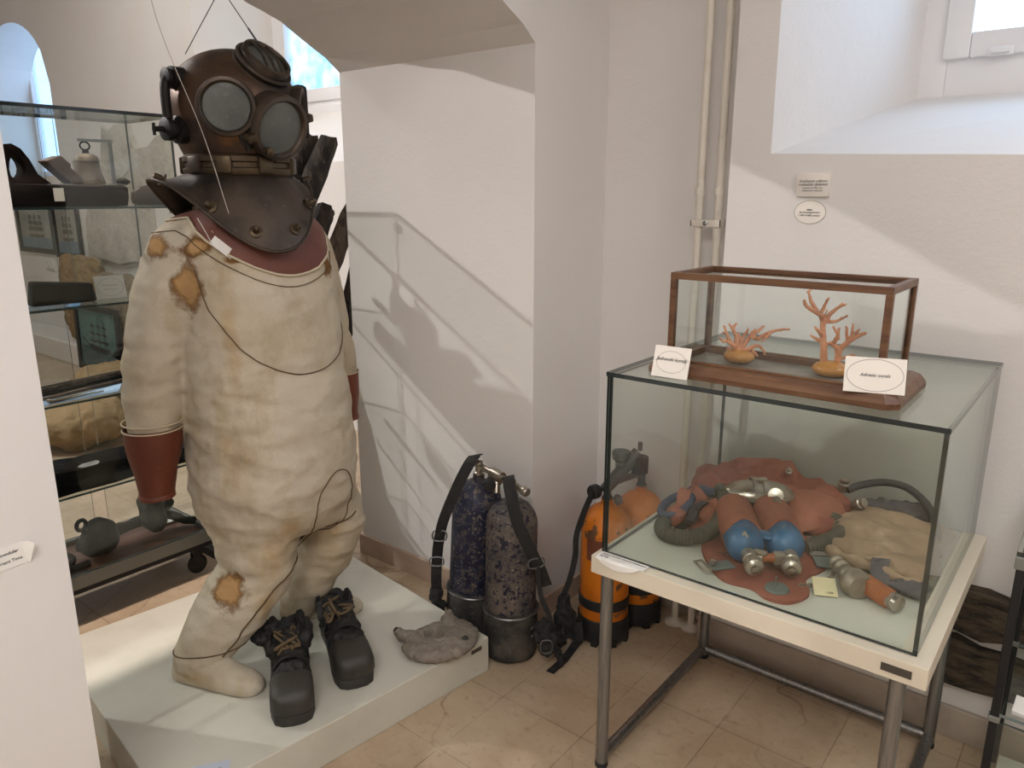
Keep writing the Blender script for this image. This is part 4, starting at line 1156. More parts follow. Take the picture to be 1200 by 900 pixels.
for j in range(20): m.box((.02, -.002, .002), (.029, .002, .06), 0, T @ Matrix.Rotation(j * PI / 10, 4, 'Z'))
build(m, 'ribbed_knob', 'blackened', ot)
p = [off(B1, -.03, .06, .575), off(B1, -.06, .05, .56), off(B1, -.105, .04, .42), off(B1, -.11, .04, .33), off(B1, -.13, .05, .24), off(B1, -.155, .05, .17)]
m = MB(); m.strap(catmull(p, 6), .02, .0035, [RTV] * 31); s3 = build(m, 'harness_strap', 'webbing', ot, smooth=0)
m = MB()
for (o_, c_, z, r) in ((-.145, .06, .155, .03), (-.15, .07, .11, .038), (-.155, .075, .065, .036), (-.13, .07, .1, .034), (-.16, .08, .035, .026), (-.12, .07, .06, .03)):
    m.ell(off(B1, o_, c_, z), (r * .8, r * .8, r * 1.25))
soft(m, 'strap_bundle', 'webbing', .006, 2, [(.014, (30, 30, 30), True)], s3)['label'] = 'bundled black webbing against the front cylinder'
p = [off(B1, -.1, .085, .1), off(B1, -.095, .1, .04), V((-1.297, 1.97, .012)), V((-1.285, 1.90, .006)), V((-1.283, 1.86, .004)), V((-1.28, 1.80, .006))]
m = MB(); m.strap(catmull(p, 6), .028, .003, [RTV] * 31); build(m, 'loose_strap', 'webbing', s3, smooth=0)
# ================================================================== TABLE
TX0, TX1, TY0, TY1, TZ = -.952, -.172, 1.515, 2.278, .65
t = thing('display_table', 'cream-topped display table on brushed steel tube legs by the window wall', 'table', ((TX0 + TX1) / 2, (TY0 + TY1) / 2, 0))
m = MB(); m.box((TX0, TY0, TZ - .048), (TX1, TY1, TZ)); build(m, 'table_top', 'cream_lam', t, smooth=0, bevel=.0015)
m = MB(); m.box((TX0 + .026, TY0 + .046, TZ - .003), (TX1 - .058, TY1 - .03, TZ + .0012)); build(m, 'inset_board', 'pale_board', t, smooth=0)['label'] = 'pale greenish inset board under the glass'
lx0, lx1, ly0, ly1 = -.925, -.228, 1.555, 2.212
for x, y in ((lx0, ly0), (lx0, ly1), (lx1, ly1), (lx1, ly0)):
    m = MB(); m.tube([(x, y, .004), (x, y, TZ - .046)], .0165, 20); o = build(m, 'leg', 'steel', t)
    m = MB(); m.lathe([(0, 0), (.018, 0), (.018, .012), (.0165, .014)], Matrix.Translation((x, y, 0)), 18, cap1=False); build(m, 'foot_cap', 'black_rubber', o)
for a, b in (((lx0, ly0), (lx0, ly1)), ((lx0, ly1), (lx1, ly1)), ((lx1, ly1), (lx1, ly0))):
    m = MB(); m.tube([(*a, .032), (*b, .032)], .015, 18); build(m, 'stretcher', 'steel', t)
m = MB(); m.box((TX1 - .085, TY0 - .0016, TZ - .033), (TX1 - .028, TY0 + .001, TZ - .016)); build(m, 'nameplate', 'plate', t, smooth=0)['label'] = 'small grey metal nameplate on the front edge'
# caption strip drooping over the front edge
m = MB()
pts = [V((TX0 + .075, TY0 + .036, TZ + .0014)), V((TX0 + .075, TY0 + .012, TZ + .0016)), V((TX0 + .075, TY0 - .001, TZ + .0012)), V((TX0 + .075, TY0 - .0028, TZ - .003)), V((TX0 + .075, TY0 - .003, TZ - .012))]
rings = []
for j in range(17):
    u = -1 + j / 8; dr_ = .9 * (1 - (abs(u)) ** 2.5) + .1
    x = TX0 + .082 + .068 * u
    col = []
    L_ = .033 + .022 * max(0, 1 - (u + .1) ** 2 * 1.1)
    s_ = 0.
    for k in range(8):
        q = L_ * k / 7
        y = TY0 + .032 - q
        if y >= TY0 - .001: col.append(V((x, y, TZ + .0018)))
        else: col.append(V((x, TY0 - .0028, TZ + .0016 - (TY0 - .001 - y))))
    rings.append(col + [p + V((0, 0, .0008)) if p.y > TY0 - .002 else p + V((0, -.0008, .0004)) for p in reversed(col)])
m.loft(rings)
cap = build(m, 'caption_strip', 'paper', None, (TX0 + .082, TY0, TZ), smooth=30); tag(cap, 'white curled paper caption on the front left corner of the display table', 'caption')
m = MB(); T = Matrix.Translation((TX0 + .022, TY0 + .023, TZ + .0029))
for s_, y, x in (('vodolazni rebreather, autonomni ronilački aparat', 0, 0), ('iz zbirke', -.009, .0), ('Dar: MCI', -.0165, .0)):
    text_into(m, s_, .0062, T @ Matrix.Translation((x, y, 0)), 0, .15, 'LEFT')
build(m, 'printed_text', 'ink', cap, smooth=0)

# ================================================================== GLASS CASES
def pane_box(lo, hi, thin, par, name='pane', g='glass', e='glass_edge'):
    """sheet of glass with darker edges; thin = axis of its thickness"""
    m = MB(); fm = {}
    faces = {0: (0, 1), 1: (2, 3), 2: (4, 5)}
    m.box(lo, hi, 1)
    ax = {0: (3, 5), 1: (2, 4), 2: (0, 1)}[thin]
    for k in ax: m.m[k] = 0
    return build(m, name, [g, e], par, smooth=0)
GX0, GX1, GY0, GY1, GZ0, GZ1, G = -.94, -.2, 1.547, 2.27, TZ + .0015, 1.13, .0105
t = thing('glass_showcase', 'large greenish glass case standing on the cream table', 'glass case', ((GX0 + GX1) / 2, (GY0 + GY1) / 2, TZ))
pane_box((GX0, GY0, GZ0), (GX1, GY0 + G, GZ1 - G - .001), 1, t)['label'] = 'front glass pane'
pane_box((GX0, GY1 - G, GZ0), (GX1, GY1, GZ1 - G - .001), 1, t)
pane_box((GX0, GY0 + G + .0005, GZ0), (GX0 + G, GY1 - G - .0005, GZ1 - G - .001), 0, t)
pane_box((GX1 - G, GY0 + G + .0005, GZ0), (GX1, GY1 - G - .0005, GZ1 - G - .001), 0, t)
pane_box((GX0 - .002, GY0 - .002, GZ1 - G), (GX1 + .002, GY1 + .002, GZ1), 2, t, 'top_pane')['label'] = 'glass top with dark front edge'
m = MB(); m.box((GX1 - G, GY0 + G + .001, GZ0), (GX1, GY0 + G + .0015, GZ1 - G)); 

# ---- wooden coral case
Z0 = GZ1 + .0005
CX0, CX1, CY0, CY1 = -.868, -.302, 1.598, 1.888
t = thing('coral_case', 'small brown wooden framed glass case on top of the large glass case', 'display case', ((CX0 + CX1) / 2, (CY0 + CY1) / 2, Z0))
ch = .022
def octo(x0, y0, x1, y1, c): return [(x0 + c, y0), (x1 - c, y0), (x1, y0 + c), (x1, y1 - c), (x1 - c, y1), (x0 + c, y1), (x0, y1 - c), (x0, y0 + c)]
def P3(poly, z): return [(x, y, z) for x, y in poly]
m = MB()
o0 = octo(CX0, CY0, CX1, CY1, ch); o1 = octo(CX0 + .012, CY0 + .012, CX1 - .012, CY1 - .012, ch * .9)
i1 = octo(CX0 + .048, CY0 + .048, CX1 - .048, CY1 - .048, .001)
m.loft([P3(o0, Z0), P3(o0, Z0 + .012), P3(o1, Z0 + .03), P3(i1, Z0 + .03), P3(i1, Z0 + .016)])
build(m, 'base', 'walnut', t, smooth=0, bevel=.0012)['label'] = 'dark brown chamfered wooden base'
BX0, BX1, BY0, BY1, BZ0, BZ1 = CX0 + .04, CX1 - .04, CY0 + .036, CY1 - .03, Z0 + .03, 1.372
pw = .0145
for x in (BX0, BX1 - pw):
    for y in (BY0, BY1 - pw):
        m = MB(); m.box((x, y, BZ0 - .004), (x + pw, y + pw, BZ1 - .0155)); build(m, 'corner_post', 'walnut', t, smooth=0, bevel=.001)
m = MB()
m.box((BX0, BY0, BZ1 - .0155), (BX1, BY0 + pw, BZ1)); m.box((BX0, BY1 - pw, BZ1 - .0155), (BX1, BY1, BZ1))
m.box((BX0, BY0 + pw, BZ1 - .0155), (BX0 + pw, BY1 - pw, BZ1)); m.box((BX1 - pw, BY0 + pw, BZ1 - .0155), (BX1, BY1 - pw, BZ1))
build(m, 'top_frame', 'walnut', t, smooth=0, bevel=.001)
m = MB(); e = .012
m.box((BX0, BY0, BZ0 - .004), (BX1, BY0 + e, BZ0 + .005)); m.box((BX0, BY1 - e, BZ0 - .004), (BX1, BY1, BZ0 + .005))
m.box((BX0, BY0 + e, BZ0 - .004), (BX0 + e, BY1 - e, BZ0 + .005)); m.box((BX1 - e, BY0 + e, BZ0 - .004), (BX1, BY1 - e, BZ0 + .005))
build(m, 'bottom_frame', 'walnut', t, smooth=0, bevel=.001)
for lo, hi, th in (((BX0 + pw, BY0 + .006, BZ0), (BX1 - pw, BY0 + .008, BZ1 - .01), 1), ((BX0 + pw, BY1 - .008, BZ0), (BX1 - pw, BY1 - .006, BZ1 - .01), 1), ((BX0 + .006, BY0 + pw, BZ0), (BX0 + .008, BY1 - pw, BZ1 - .01), 0), ((BX1 - .008, BY0 + pw, BZ0), (BX1 - .006, BY1 - pw, BZ1 - .01), 0), ((BX0 + pw, BY0 + pw, BZ1 - .01), (BX1 - pw, BY1 - pw, BZ1 - .008), 2)):
    pane_box(lo, hi, th, t, 'pane', 'glass_clear', 'glass_edge_grey')
m = MB(); m.box((CX0 + .046, CY0 + .046, Z0 + .004), (CX1 - .046, CY1 - .046, Z0 + .0165)); build(m, 'inner_floor', 'pale_metal', t, smooth=0)['label'] = 'dull grey inner floor'
# ---- corals
def coral(name, label, pos, zx0, zy0, lines, r0, base):
    t = thing(name, label, 'coral', pos, 0, 'orange coral branches on amber bases')
    sx, sz = 1 / 1650., 1 / 1600.
    rr = random.Random(len(lines))
    m = MB(); m.ell((0, 0, .016), (base[0], base[0] * .85, .019), Matrix.Translation(pos), 26, 14)
    for v in m.v: v.z = max(v.z, pos[2])
    build(m, 'amber_base', 'coral_base', t)
    m = MB(); depth = {}
    def P(p):
        if p not in depth:
            near = [depth[q] for q in depth if abs(q[0] - p[0]) + abs(q[1] - p[1]) < 45]
            depth[p] = (near[-1] if near else 0) + rr.uniform(-.012, .012)
        a, d = (p[0] - zx0) * sx, depth[p]
        return V(pos) + V((.78 * a - .625 * d, .625 * a + .78 * d, (zy0 - p[1]) * sz + .026))
    for k, (ln, w) in enumerate(lines):
        q = catmull([P(p) for p in ln], 4); n = len(q)
        q = [p + V((rr.uniform(-1, 1), rr.uniform(-1, 1), rr.uniform(-1, 1))) * .0009 for p in q]
        m.tube(q, [max(.0016, r0 * w * (1 - .62 * i / n)) for i in range(n)], 8)
        for _ in range(2):
            i = rr.randrange(n // 3, n); dd = V((rr.uniform(-1, 1), rr.uniform(-1, 1), rr.uniform(0, 1))).normalized()
            m.tube([q[i], q[i] + dd * .006], [.0016, .0011], 6)
    me = remesh(m, .0013, 1); rough_up(me, [(.0006, (160, 160, 160), False)])
    place(me, 'branches', 'coral', t, smooth=180)
    return t
zb = Z0 + .0165
coral('branch_coral', 'low spreading orange coral on an amber base, in the left of the wooden case', (-.702, 1.772, zb), 405, 378,
      [([(400, 385), (375, 350), (350, 332), (325, 332)], 1.2), ([(370, 348), (345, 305), (335, 270)], .9), ([(388, 372), (392, 320), (377, 288), (386, 262)], 1.1), ([(377, 288), (358, 268)], .7),
       ([(400, 372), (410, 325), (424, 296), (427, 280)], .9), ([(405, 378), (440, 325), (470, 292), (502, 277)], 1.1), ([(450, 312), (482, 326), (520, 300), (560, 285), (594, 281)], 1.), ([(518, 302), (500, 320), (488, 337)], .7),
       ([(415, 372), (470, 352), (500, 365), (513, 391)], .9), ([(450, 356), (462, 376), (478, 391)], .8), ([(440, 325), (450, 300), (470, 285)], .8), ([(330, 332), (322, 318)], .6), ([(350, 306), (332, 300)], .5), ([(405, 335), (392, 300)], .6), ([(380, 375), (362, 360), (356, 372)], .8)], .0062, (.039,))
coral('branch_coral', 'tall forked orange coral on an amber base, in the right of the wooden case', (-.482, 1.768, zb), 760, 425,
      [([(738, 432), (729, 375), (722, 320), (716, 262), (690, 236), (652, 215), (643, 190)], 1.25), ([(690, 236), (672, 197), (662, 166)], .85), ([(692, 228), (706, 200), (709, 174)], .7), ([(662, 168), (686, 152)], .5),
       ([(720, 275), (742, 238), (762, 214), (782, 202)], .85), ([(734, 266), (770, 268), (802, 243)], .7), ([(722, 322), (697, 302), (685, 285)], .75), ([(724, 342), (700, 332), (682, 320)], .7), ([(784, 430), (790, 382), (766, 352), (745, 352)], 1.2),
       ([(766, 352), (771, 312), (756, 284)], .8), ([(773, 332), (786, 294)], .7), ([(790, 386), (812, 344), (842, 320), (871, 304)], 1.1), ([(813, 342), (808, 284)], .7), ([(826, 328), (842, 284)], .7), ([(850, 316), (876, 316)], .6), ([(800, 412), (836, 390), (852, 402)], .5),
       ([(650, 214), (640, 205)], .5), ([(762, 214), (775, 196)], .45), ([(716, 262), (722, 228)], .5), ([(855, 312), (862, 296)], .5)], .0072, (.042,))
# ---- two caption cards leaning on the case
def lean_card(name, c, w, h, label, lines, a_, b_, inkm, th=.0012, tilt=.32, yaw=0., roll=0.):
    T = Matrix.Translation(c) @ Matrix.Rotation(yaw, 4, 'Z') @ Matrix.Rotation(-tilt, 4, 'X') @ Matrix.Rotation(roll, 4, 'Y')
    m = MB(); m.box((-w / 2, 0, 0), (w / 2, th, h), 0, T)
    o = build(m, name, 'paper_warm', None, c, smooth=0); tag(o, label, 'caption card')
    TF = T @ frame((0, -.0004, h / 2), x=(1, 0, 0), y=(0, 0, 1))
    m = MB(); ellipse_line(m, a_, b_, .0007, TF, z=.0002)
    build(m, 'oval_line', inkm, o, smooth=0)
    m = MB()
    for s_, sz, y, sh in lines: text_into(m, s_, sz, TF @ Matrix.Translation((0, y, .0002)), 0, sh, bold=.0)
    build(m, 'lettering', 'ink' if inkm == 'ink_grey' else 'ink', o, smooth=0)
    return o
lean_card('caption_card', (-.792, 1.578, Z0 + .001), .088, .074, 'white card with handwritten-style oval caption leaning on the left of the wooden case', [('Jadranski koralji', .0115, .006, .45)], .036, .026, 'ink_grey', .004, .28, .12, .02)
lean_card('caption_card', (-.352, 1.608, Z0 + .03), .114, .072, 'white card with black oval leaning on the right corner of the wooden case', [('Adriatic corals', .0095, .0, .3)], .053, .033, 'ink', .0014, .30, .32, .0)

# ================================================================== REBREATHER
t = thing('rebreather', 'dusty red rubber rebreather with two blue cylinders lying in the large glass case', 'rebreather', (-.66, 1.9, TZ))
B0 = TZ + .0015
def flat_sheet(poly, z, th, name, mt, wob=.004, par=None):
    m = MB(); P = [p.to_2d() for p in catmull([V((x, y, 0)) for x, y in poly], 5, True)]
    cx = sum(p.x for p in P) / len(P); cy = sum(p.y for p in P) / len(P); rings = []
    for s_, dz in ((1, 0), (1, th * .7), (.96, th), (.7, th), (.35, th), (.06, th)):
        rings.append([V((cx + (p.x - cx) * s_, cy + (p.y - cy) * s_, z + dz + (wob * (.5 + noise.noise(V((p.x * 14, p.y * 14, s_ * 3)))) if dz > 0 else 0))) for p in P])
    m.loft(rings); return build(m, name, mt, par or t, smooth=60)
flat_sheet([(-.755, 1.75), (-.70, 1.655), (-.628, 1.592), (-.56, 1.595), (-.515, 1.572), (-.468, 1.585), (-.445, 1.65), (-.475, 1.72), (-.455, 1.8), (-.47, 1.9), (-.56, 1.95), (-.68, 1.93), (-.75, 1.86)], B0, .008, 'apron', 'vest', .006)['label'] = 'dusty red rubber apron spread flat'
# counter lung: big folded bag behind
m = MB()
for c, r in (((-.74, 2.09, .69), (.15, .10, .055)), ((-.84, 2.04, .70), (.075, .085, .06)), ((-.64, 2.12, .695), (.12, .08, .05)), ((-.56, 2.10, .70), (.075, .07, .05)), ((-.535, 2.02, .675), (.06, .075, .03)), ((-.77, 2.14, .72), (.12, .06, .045)), ((-.66, 2.15, .715), (.11, .055, .04)), ((-.875, 1.99, .68), (.03, .06, .035)), ((-.87, 2.07, .725), (.045, .06, .04)), ((-.80, 2.13, .745), (.09, .05, .035)), ((-.70, 2.16, .745), (.09, .045, .03))):
    m.ell(c, r, nu=24, nv=14)
soft(m, 'breathing_bag', 'vest', .006, 6, [(.02, (6, 6, 10), True), (.004, (18, 18, 18), False)], t)['label'] = 'crumpled red rubberised breathing bag'
m = MB(); rings = []
for (a, b, z) in ((-.60, 2.02, .725), (-.545, 1.955, .735), (-.525, 1.93, .715), (-.525, 1.915, .69)):
    pass
fl = [(-.62, 2.05, .742), (-.56, 2.06, .75), (-.50, 2.06, .735), (-.485, 2.03, .70), (-.55, 1.93, .685), (-.59, 1.93, .69), (-.61, 1.98, .715)]
P = catmull(fl, 5, True); c = sum(P, V()) / len(P)
m.loft([[c + (p - c) * s_ + V((0, 0, dz)) for p in P] for s_, dz in ((1, -.006), (1, .0), (.7, .008), (.3, .012), (.05, .012))]); build(m, 'bag_flap', 'vest_light', t, smooth=60)['label'] = 'paler triangular flap of the bag'
# mask part at left
m = MB()
for c, r in (((-.80, 1.84, .69), (.05, .045, .04)), ((-.85, 1.80, .69), (.035, .04, .035)), ((-.77, 1.88, .695), (.04, .04, .035)), ((-.815, 1.80, .67), (.045, .035, .02))):
    m.ell(c, r)
soft(m, 'face_piece', 'vest_light', .005, 3, [(.006, (20, 20, 20), True)], t)['label'] = 'faded red rubber face piece'
m = MB(); m.strap(catmull([(-.835, 1.765, .665), (-.80, 1.755, .70), (-.79, 1.78, .735), (-.79, 1.83, .735)], 5), .022, .004, (.8, .2, 0)); bk = build(m, 'buckle_strap', 'black_rubber', t, smooth=0)
m = MB(); m.tube(catmull([(-.013, -.018, 0), (.013, -.018, 0), (.013, .018, 0), (-.013, .018, 0)], 3, True), .0025, 8, closed=True, T=zframe((-.795, 1.765, .716), (-.1, -.8, .55))); build(m, 'buckle', 'iron', bk)
# blue oval ring
T = frame((-.862, 1.805, .715), x=(.32, .62, .30), y=(-.8, .3, .1))
m = MB(); m.torus(.043, .0115, T, 40, 12, sx=1.15, sy=.66); build(m, 'oval_ring', 'ring_blue', t)['label'] = 'slate blue rubber ring'
m = MB(); m.tube([(-.855, 1.86, .735), (-.825, 1.89, .742), (-.80, 1.905, .735)], [.014, .015, .012], 12); build(m, 'ring_neck', 'ring_blue', t)
m = MB(); m.strap(catmull([(-.84, 1.80, .71), (-.85, 1.825, .748), (-.835, 1.85, .752), (-.81, 1.86, .72)], 5), .034, .004, (.75, .5, .2)); build(m, 'ring_loop', 'vest_light', t, smooth=40)
# corrugated hoses
def hose(path, r, name, label):
    q = catmull(path, 18); n = len(q); q2 = []; rr = []
    # resample evenly
    ds = [0]
    for a, b in zip(q, q[1:]): ds.append(ds[-1] + (b - a).length)
    step = .0026; k = int(ds[-1] / step); j = 0
    for i in range(k + 1):
        s_ = i * step
        while j < n - 2 and ds[j + 1] < s_: j += 1
        u = (s_ - ds[j]) / max(1e-6, ds[j + 1] - ds[j]); q2.append(q[j].lerp(q[j + 1], min(1, max(0, u)))); rr.append(r * (1 if i % 3 else .9))
    m = MB(); m.tube(q2, rr, 18); o = build(m, name, 'hose', t, smooth=25); o['label'] = label
hose([(-.80, 1.95, .73), (-.765, 1.90, .725), (-.74, 1.82, .70), (-.745, 1.75, .685), (-.785, 1.705, .678), (-.835, 1.70, .675), (-.868, 1.735, .675), (-.872, 1.79, .68)], .021, 'corrugated_hose', 'olive corrugated hose looping at the left')
hose([(-.52, 1.845, .675), (-.49, 1.895, .68), (-.47, 1.95, .685), (-.478, 2.005, .69), (-.51, 2.03, .695)], .021, 'corrugated_hose', 'olive corrugated hose bent at the right of the cylinders')
# polished canister
cT = frame((-.70, 1.98, .735), x=(.80, .5, .0), z=(0, -.15, 1))
m = MB(); m.ell((0, 0, 0), (.098, .05, .036), cT, 36, 20); cn = build(m, 'canister', 'chrome', t); cn['label'] = 'polished oval metal canister'
m = MB(); m.torus(.0475, .0028, cT @ Matrix.Rotation(PI / 2, 4, 'Z') @ Matrix.Identity(4), 40, 8, sx=1.06, sy=2.07); build(m, 'rim', 'chrome', cn)
for dx in (-.012, .016):
    m = MB(); arc = [cT @ V((dx, .054 * math.cos(a), .041 * math.sin(a))) for a in [PI * i / 16 for i in range(17)]]
    m.strap(arc, .014, .003, cT.to_3x3() @ V((1, 0, 0))); build(m, 'clamp_band', 'chrome', cn, smooth=50)
m = MB(); m.box((-.018, -.006, .034), (.022, .01, .046), 0, cT); build(m, 'clamp_lug', 'chrome', cn, bevel=.002)
m = MB(); m.lathe([(.022, 0), (.022, .014), (.016, .018), (.016, .034), (.02, .036), (.02, .046), (0, .048)], zframe((-.645, 1.965, .745), (.25, -.75, .35)), 22)
m.lathe([(.014, 0), (.014, .03), (.018, .032), (.018, .042), (0, .043)], zframe((-.632, 1.932, .75), (.3, -.9, -.1)), 18); build(m, 'outlet_valve', 'chrome', cn)
m = MB(); m.tube([(-.622, 1.90, .745), (-.60, 1.86, .72)], [.012, .013], 12); build(m, 'feed_pipe', 'blackened', cn)
m = MB(); m.lathe([(.016, 0), (.016, .02), (.012, .024), (.012, .034), (0, .034)], zframe((-.815, 1.925, .715), (-.1, -.5, .6)), 16); build(m, 'left_fitting', 'pale_metal', t)
m = MB(); m.lathe([(.008, 0), (.01, .012), (.006, .014), (.006, .022), (0, .023)], zframe((-.665, 2.12, .762), (.2, -.5, .8)), 12); build(m, 'bag_stud', 'chrome', t)
for (x, y, z, d) in ((-.515, 2.13, .742, (.1, -.1, 1)), (-.47, 2.085, .725, (.7, -.3, .5))):
    m = MB(); m.lathe([(.013, 0), (.013, .012), (.016, .013), (.016, .024), (.012, .026), (.012, .036), (0, .037)], zframe((x, y, z), d), 18); build(m, 'bag_connector', 'chrome', t)
# cylinders with red sleeves
def cyl(back, frontp, lab):
    b, f_ = V(back), V(frontp); d = (f_ - b).normalized(); L_ = (f_ - b).length; R = .047
    T = zframe(b, d)
    prof = [(0, 0), (R * .7, .004), (R, .03), (R, L_ - .045)] + [(max(.012, R * math.cos(a)), L_ - .045 + .045 * math.sin(a)) for a in [PI / 2 * i / 8 for i in range(1, 8)]] + [(.012, L_ + .004), (0, L_ + .004)]
    m = MB(); m.lathe(prof, T, 34, cap0=False, cap1=False); c = build(m, 'gas_cylinder', 'cyl_blue', t); c['label'] = lab
    m = MB(); rings = []
    for i, z in enumerate((-.02, 0, .03, .06, L_ - .075)):
        rr_ = R + .004 - (.018 if i == 0 else .006 if i == 1 else 0)
        rings.append([T @ V((rr_ * math.cos(2 * PI * j / 40), rr_ * math.sin(2 * PI * j / 40), z + (.010 * math.sin(2 * PI * j / 40 * 3 + .5) if i == 4 else 0))) for j in range(40)])
    rings.append([T @ V(((R + .0005) * math.cos(2 * PI * j / 40), (R + .0005) * math.sin(2 * PI * j / 40), L_ - .075 + .010 * math.sin(2 * PI * j / 40 * 3 + .5))) for j in range(40)])
    m.loft(rings, cap1=False); build(m, 'rubber_sleeve', 'vest_light', t, smooth=50)
    return T, L_, d
T1_, L1_, d1_ = cyl((-.735, 1.89, .71), (-.604, 1.672, .705), 'left blue cylinder with bare scratches')
T2_, L2_, d2_ = cyl((-.652, 1.945, .71), (-.524, 1.728, .705), 'right blue cylinder with a glossy dome')
m = MB(); pa = T1_ @ V((0, 0, L1_ - .05)); pb = T2_ @ V((0, 0, L2_ - .05)); md = pa.lerp(pb, .5)
m.ell(md + V((0, 0, .02)), (.03, .02, .012)); build(m, 'cylinder_yoke', 'cyl_blue', t)
# valve assembly
def valve(T, Lz, side, name='cylinder_valve'):
    m = MB(); m.lathe([(.012, 0), (.012, .008), (.018, .01), (.018, .04), (.014, .043), (0, .044)], T @ Matrix.Translation((0, 0, Lz)), 20)
    e = T @ V((0, 0, Lz + .026)); d = V((.3 if side else .55, -.75, -.05)); 
    m.tube([e, e + d.normalized() * .03], .012, 14)
    K = zframe(e + d.normalized() * .026, d)
    m.lathe([(.0165, 0), (.021, .003), (.021, .022), (.016, .027), (.012, .029), (.012, .024), (.007, .024), (.007, .031), (0, .032)], K, 22)
    for j in range(14):
        m.box((.0195, -.002, .004), (.0225, .002, .021), 0, K @ Matrix.Rotation(2 * PI * j / 14, 4, 'Z'))
    return build(m, name, 'chrome', t), e
v1, e1 = valve(T1_, L1_, 0); v2, e2 = valve(T2_, L2_, 1)
m = MB(); m.tube([e1, e2], .0075, 12); md = e1.lerp(e2, .45); dd_ = (e2 - e1).normalized()
build(m, 'bridge_pipe', 'chrome', t)
m = MB(); m.lathe([(.011, -.014), (.011, .014)], zframe(md, dd_), 14); build(m, 'bridge_sleeve', 'leather_orange', t)['label'] = 'orange-brown sleeve on the bridge pipe'
m = MB(); q = e1.lerp(e2, .72); m.box((-.013, -.013, -.013), (.013, .013, .013), 0, zframe(q, dd_)); m.box((-.02, -.006, .008), (.012, .006, .018), 0, Matrix.Translation(e1.lerp(e2, .3))); build(m, 'bridge_block', 'pale_metal', t, bevel=.002)
# patches and buckles on the apron
def patch(c, w, h, yaw, par=t):
    T = Matrix.Translation(c) @ Matrix.Rotation(yaw, 4, 'Z')
    m = MB(); m.box((-w, -h, 0), (w, h, .004), 0, T); return build(m, 'patch', 'patch_grey', par, smooth=0, bevel=.0015), T
p, T = patch((-.655, 1.640, B0 + .0125), .03, .02, .9)
m = MB(); m.tube([(-.04, -.025, .008), (-.06, -.025, .008), (-.06, .025, .008), (-.04, .025, .008)], .003, 8, closed=True, T=T); m.lathe([(.007, 0), (.007, .016), (0, .017)], T @ Matrix.Translation((-.02, .005, 0)), 12); build(m, 'buckle', 'chrome', p)
p, T = patch((-.462, 1.815, B0 + .0135), .024, .028, .5)
m = MB(); m.tube([(-.028, .03, .006), (.028, .03, .006), (.028, .042, .006), (-.028, .042, .006)], .003, 8, closed=True, T=T); build(m, 'buckle', 'chrome', p)
m = MB(); m.lathe([(0, .006), (.025, .006), (.028, 0)], Matrix.Translation((-.508, 1.615, B0 + .0125)), 20, cap1=False); p = build(m, 'patch', 'patch_grey', t)
m = MB(); m.tube([(-.512, 1.617, B0 + .018), (-.512, 1.617, B0 + .042)], .003, 10); build(m, 'pin', 'chrome', p)
m = MB()
for y in (0, -.014, .014): text_into(m, 'IC' if y == 0 else '', .03, Matrix.Translation((-.672, 1.70, B0 + .0165)) @ Matrix.Rotation(-.5, 4, 'Z'))
build(m, 'marking', 'ink', t, smooth=0)
# black hose rising in an arc to the right wall of the case
m = MB(); m.tube(catmull([(-.50, 2.12, .752), (-.47, 2.15, .765), (-.42, 2.18, .775), (-.36, 2.18, .772), (-.30, 2.14, .745), (-.265, 2.08, .705), (-.25, 2.03, .665)], 8), .0105, 14); build(m, 'supply_hose', 'hose_black', t)['label'] = 'black supply hose arching to the right'

# ---- canvas bag
t2 = thing('canvas_bag', 'folded tan canvas harness bag beside the rebreather', 'bag', (-.37, 1.98, TZ))
m = MB()
for c, r in (((-.40, 2.03, .685), (.10, .12, .035)), ((-.32, 2.03, .685), (.085, .13, .035)), ((-.36, 1.93, .68), (.12, .08, .03)), ((-.30, 1.93, .678), (.075, .1, .026)), ((-.43, 1.93, .675), (.06, .05, .022)), ((-.38, 2.1, .69), (.1, .06, .035)), ((-.28, 2.08, .685), (.055, .09, .03))):
    m.ell(c, r, nu=24, nv=12)
me = remesh(m, .006, 5); rough_up(me, [(.014, (5, 8, 6), True), (.005, (15, 15, 15), False)])
for v in me.vertices: v.co.z = max(v.co.z, B0 + .0003); v.co.x = min(v.co.x, -.222)
place(me, 'canvas_body', 'canvas', t2, smooth=180)
m = MB()
P = [V((-.47, 1.865, .678)), V((-.42, 1.84, .683)), V((-.36, 1.83, .68)), V((-.30, 1.82, .677)), V((-.245, 1.82, .672))]
m.tube(catmull(P, 6), [.012 + .004 * math.sin(i * .9) for i in range(25)], 12, sq=1.15); build(m, 'rolled_edge', 'canvas', t2, smooth=180)
m = MB(); m.ell((-.40, 2.15, .712), (.05, .03, .03)); m.ell((-.34, 2.16, .715), (.065, .03, .026)); m.ell((-.44, 2.13, .71), (.03, .03, .026))
soft(m, 'dark_strap_fold', 'strap_grey', .006, 3, [(.01, (16, 16, 16), True)], t2)['label'] = 'dark grey folded strap along the top'
m = MB(); m.strap(catmull([(-.345, 1.855, .697), (-.34, 1.825, .694), (-.332, 1.80, .678), (-.326, 1.78, .662)], 5), .04, .005, (.9, .3, .1)); build(m, 'webbing_strap', 'strap_grey', t2, smooth=30)
m = MB(); m.ell((-.27, 1.80, .668), (.05, .028, .014)); m.ell((-.25, 1.815, .675), (.025, .02, .016)); soft(m, 'grey_lining', 'strap_grey', .005, 3, [(.008, (24, 24, 24), True)], t2)
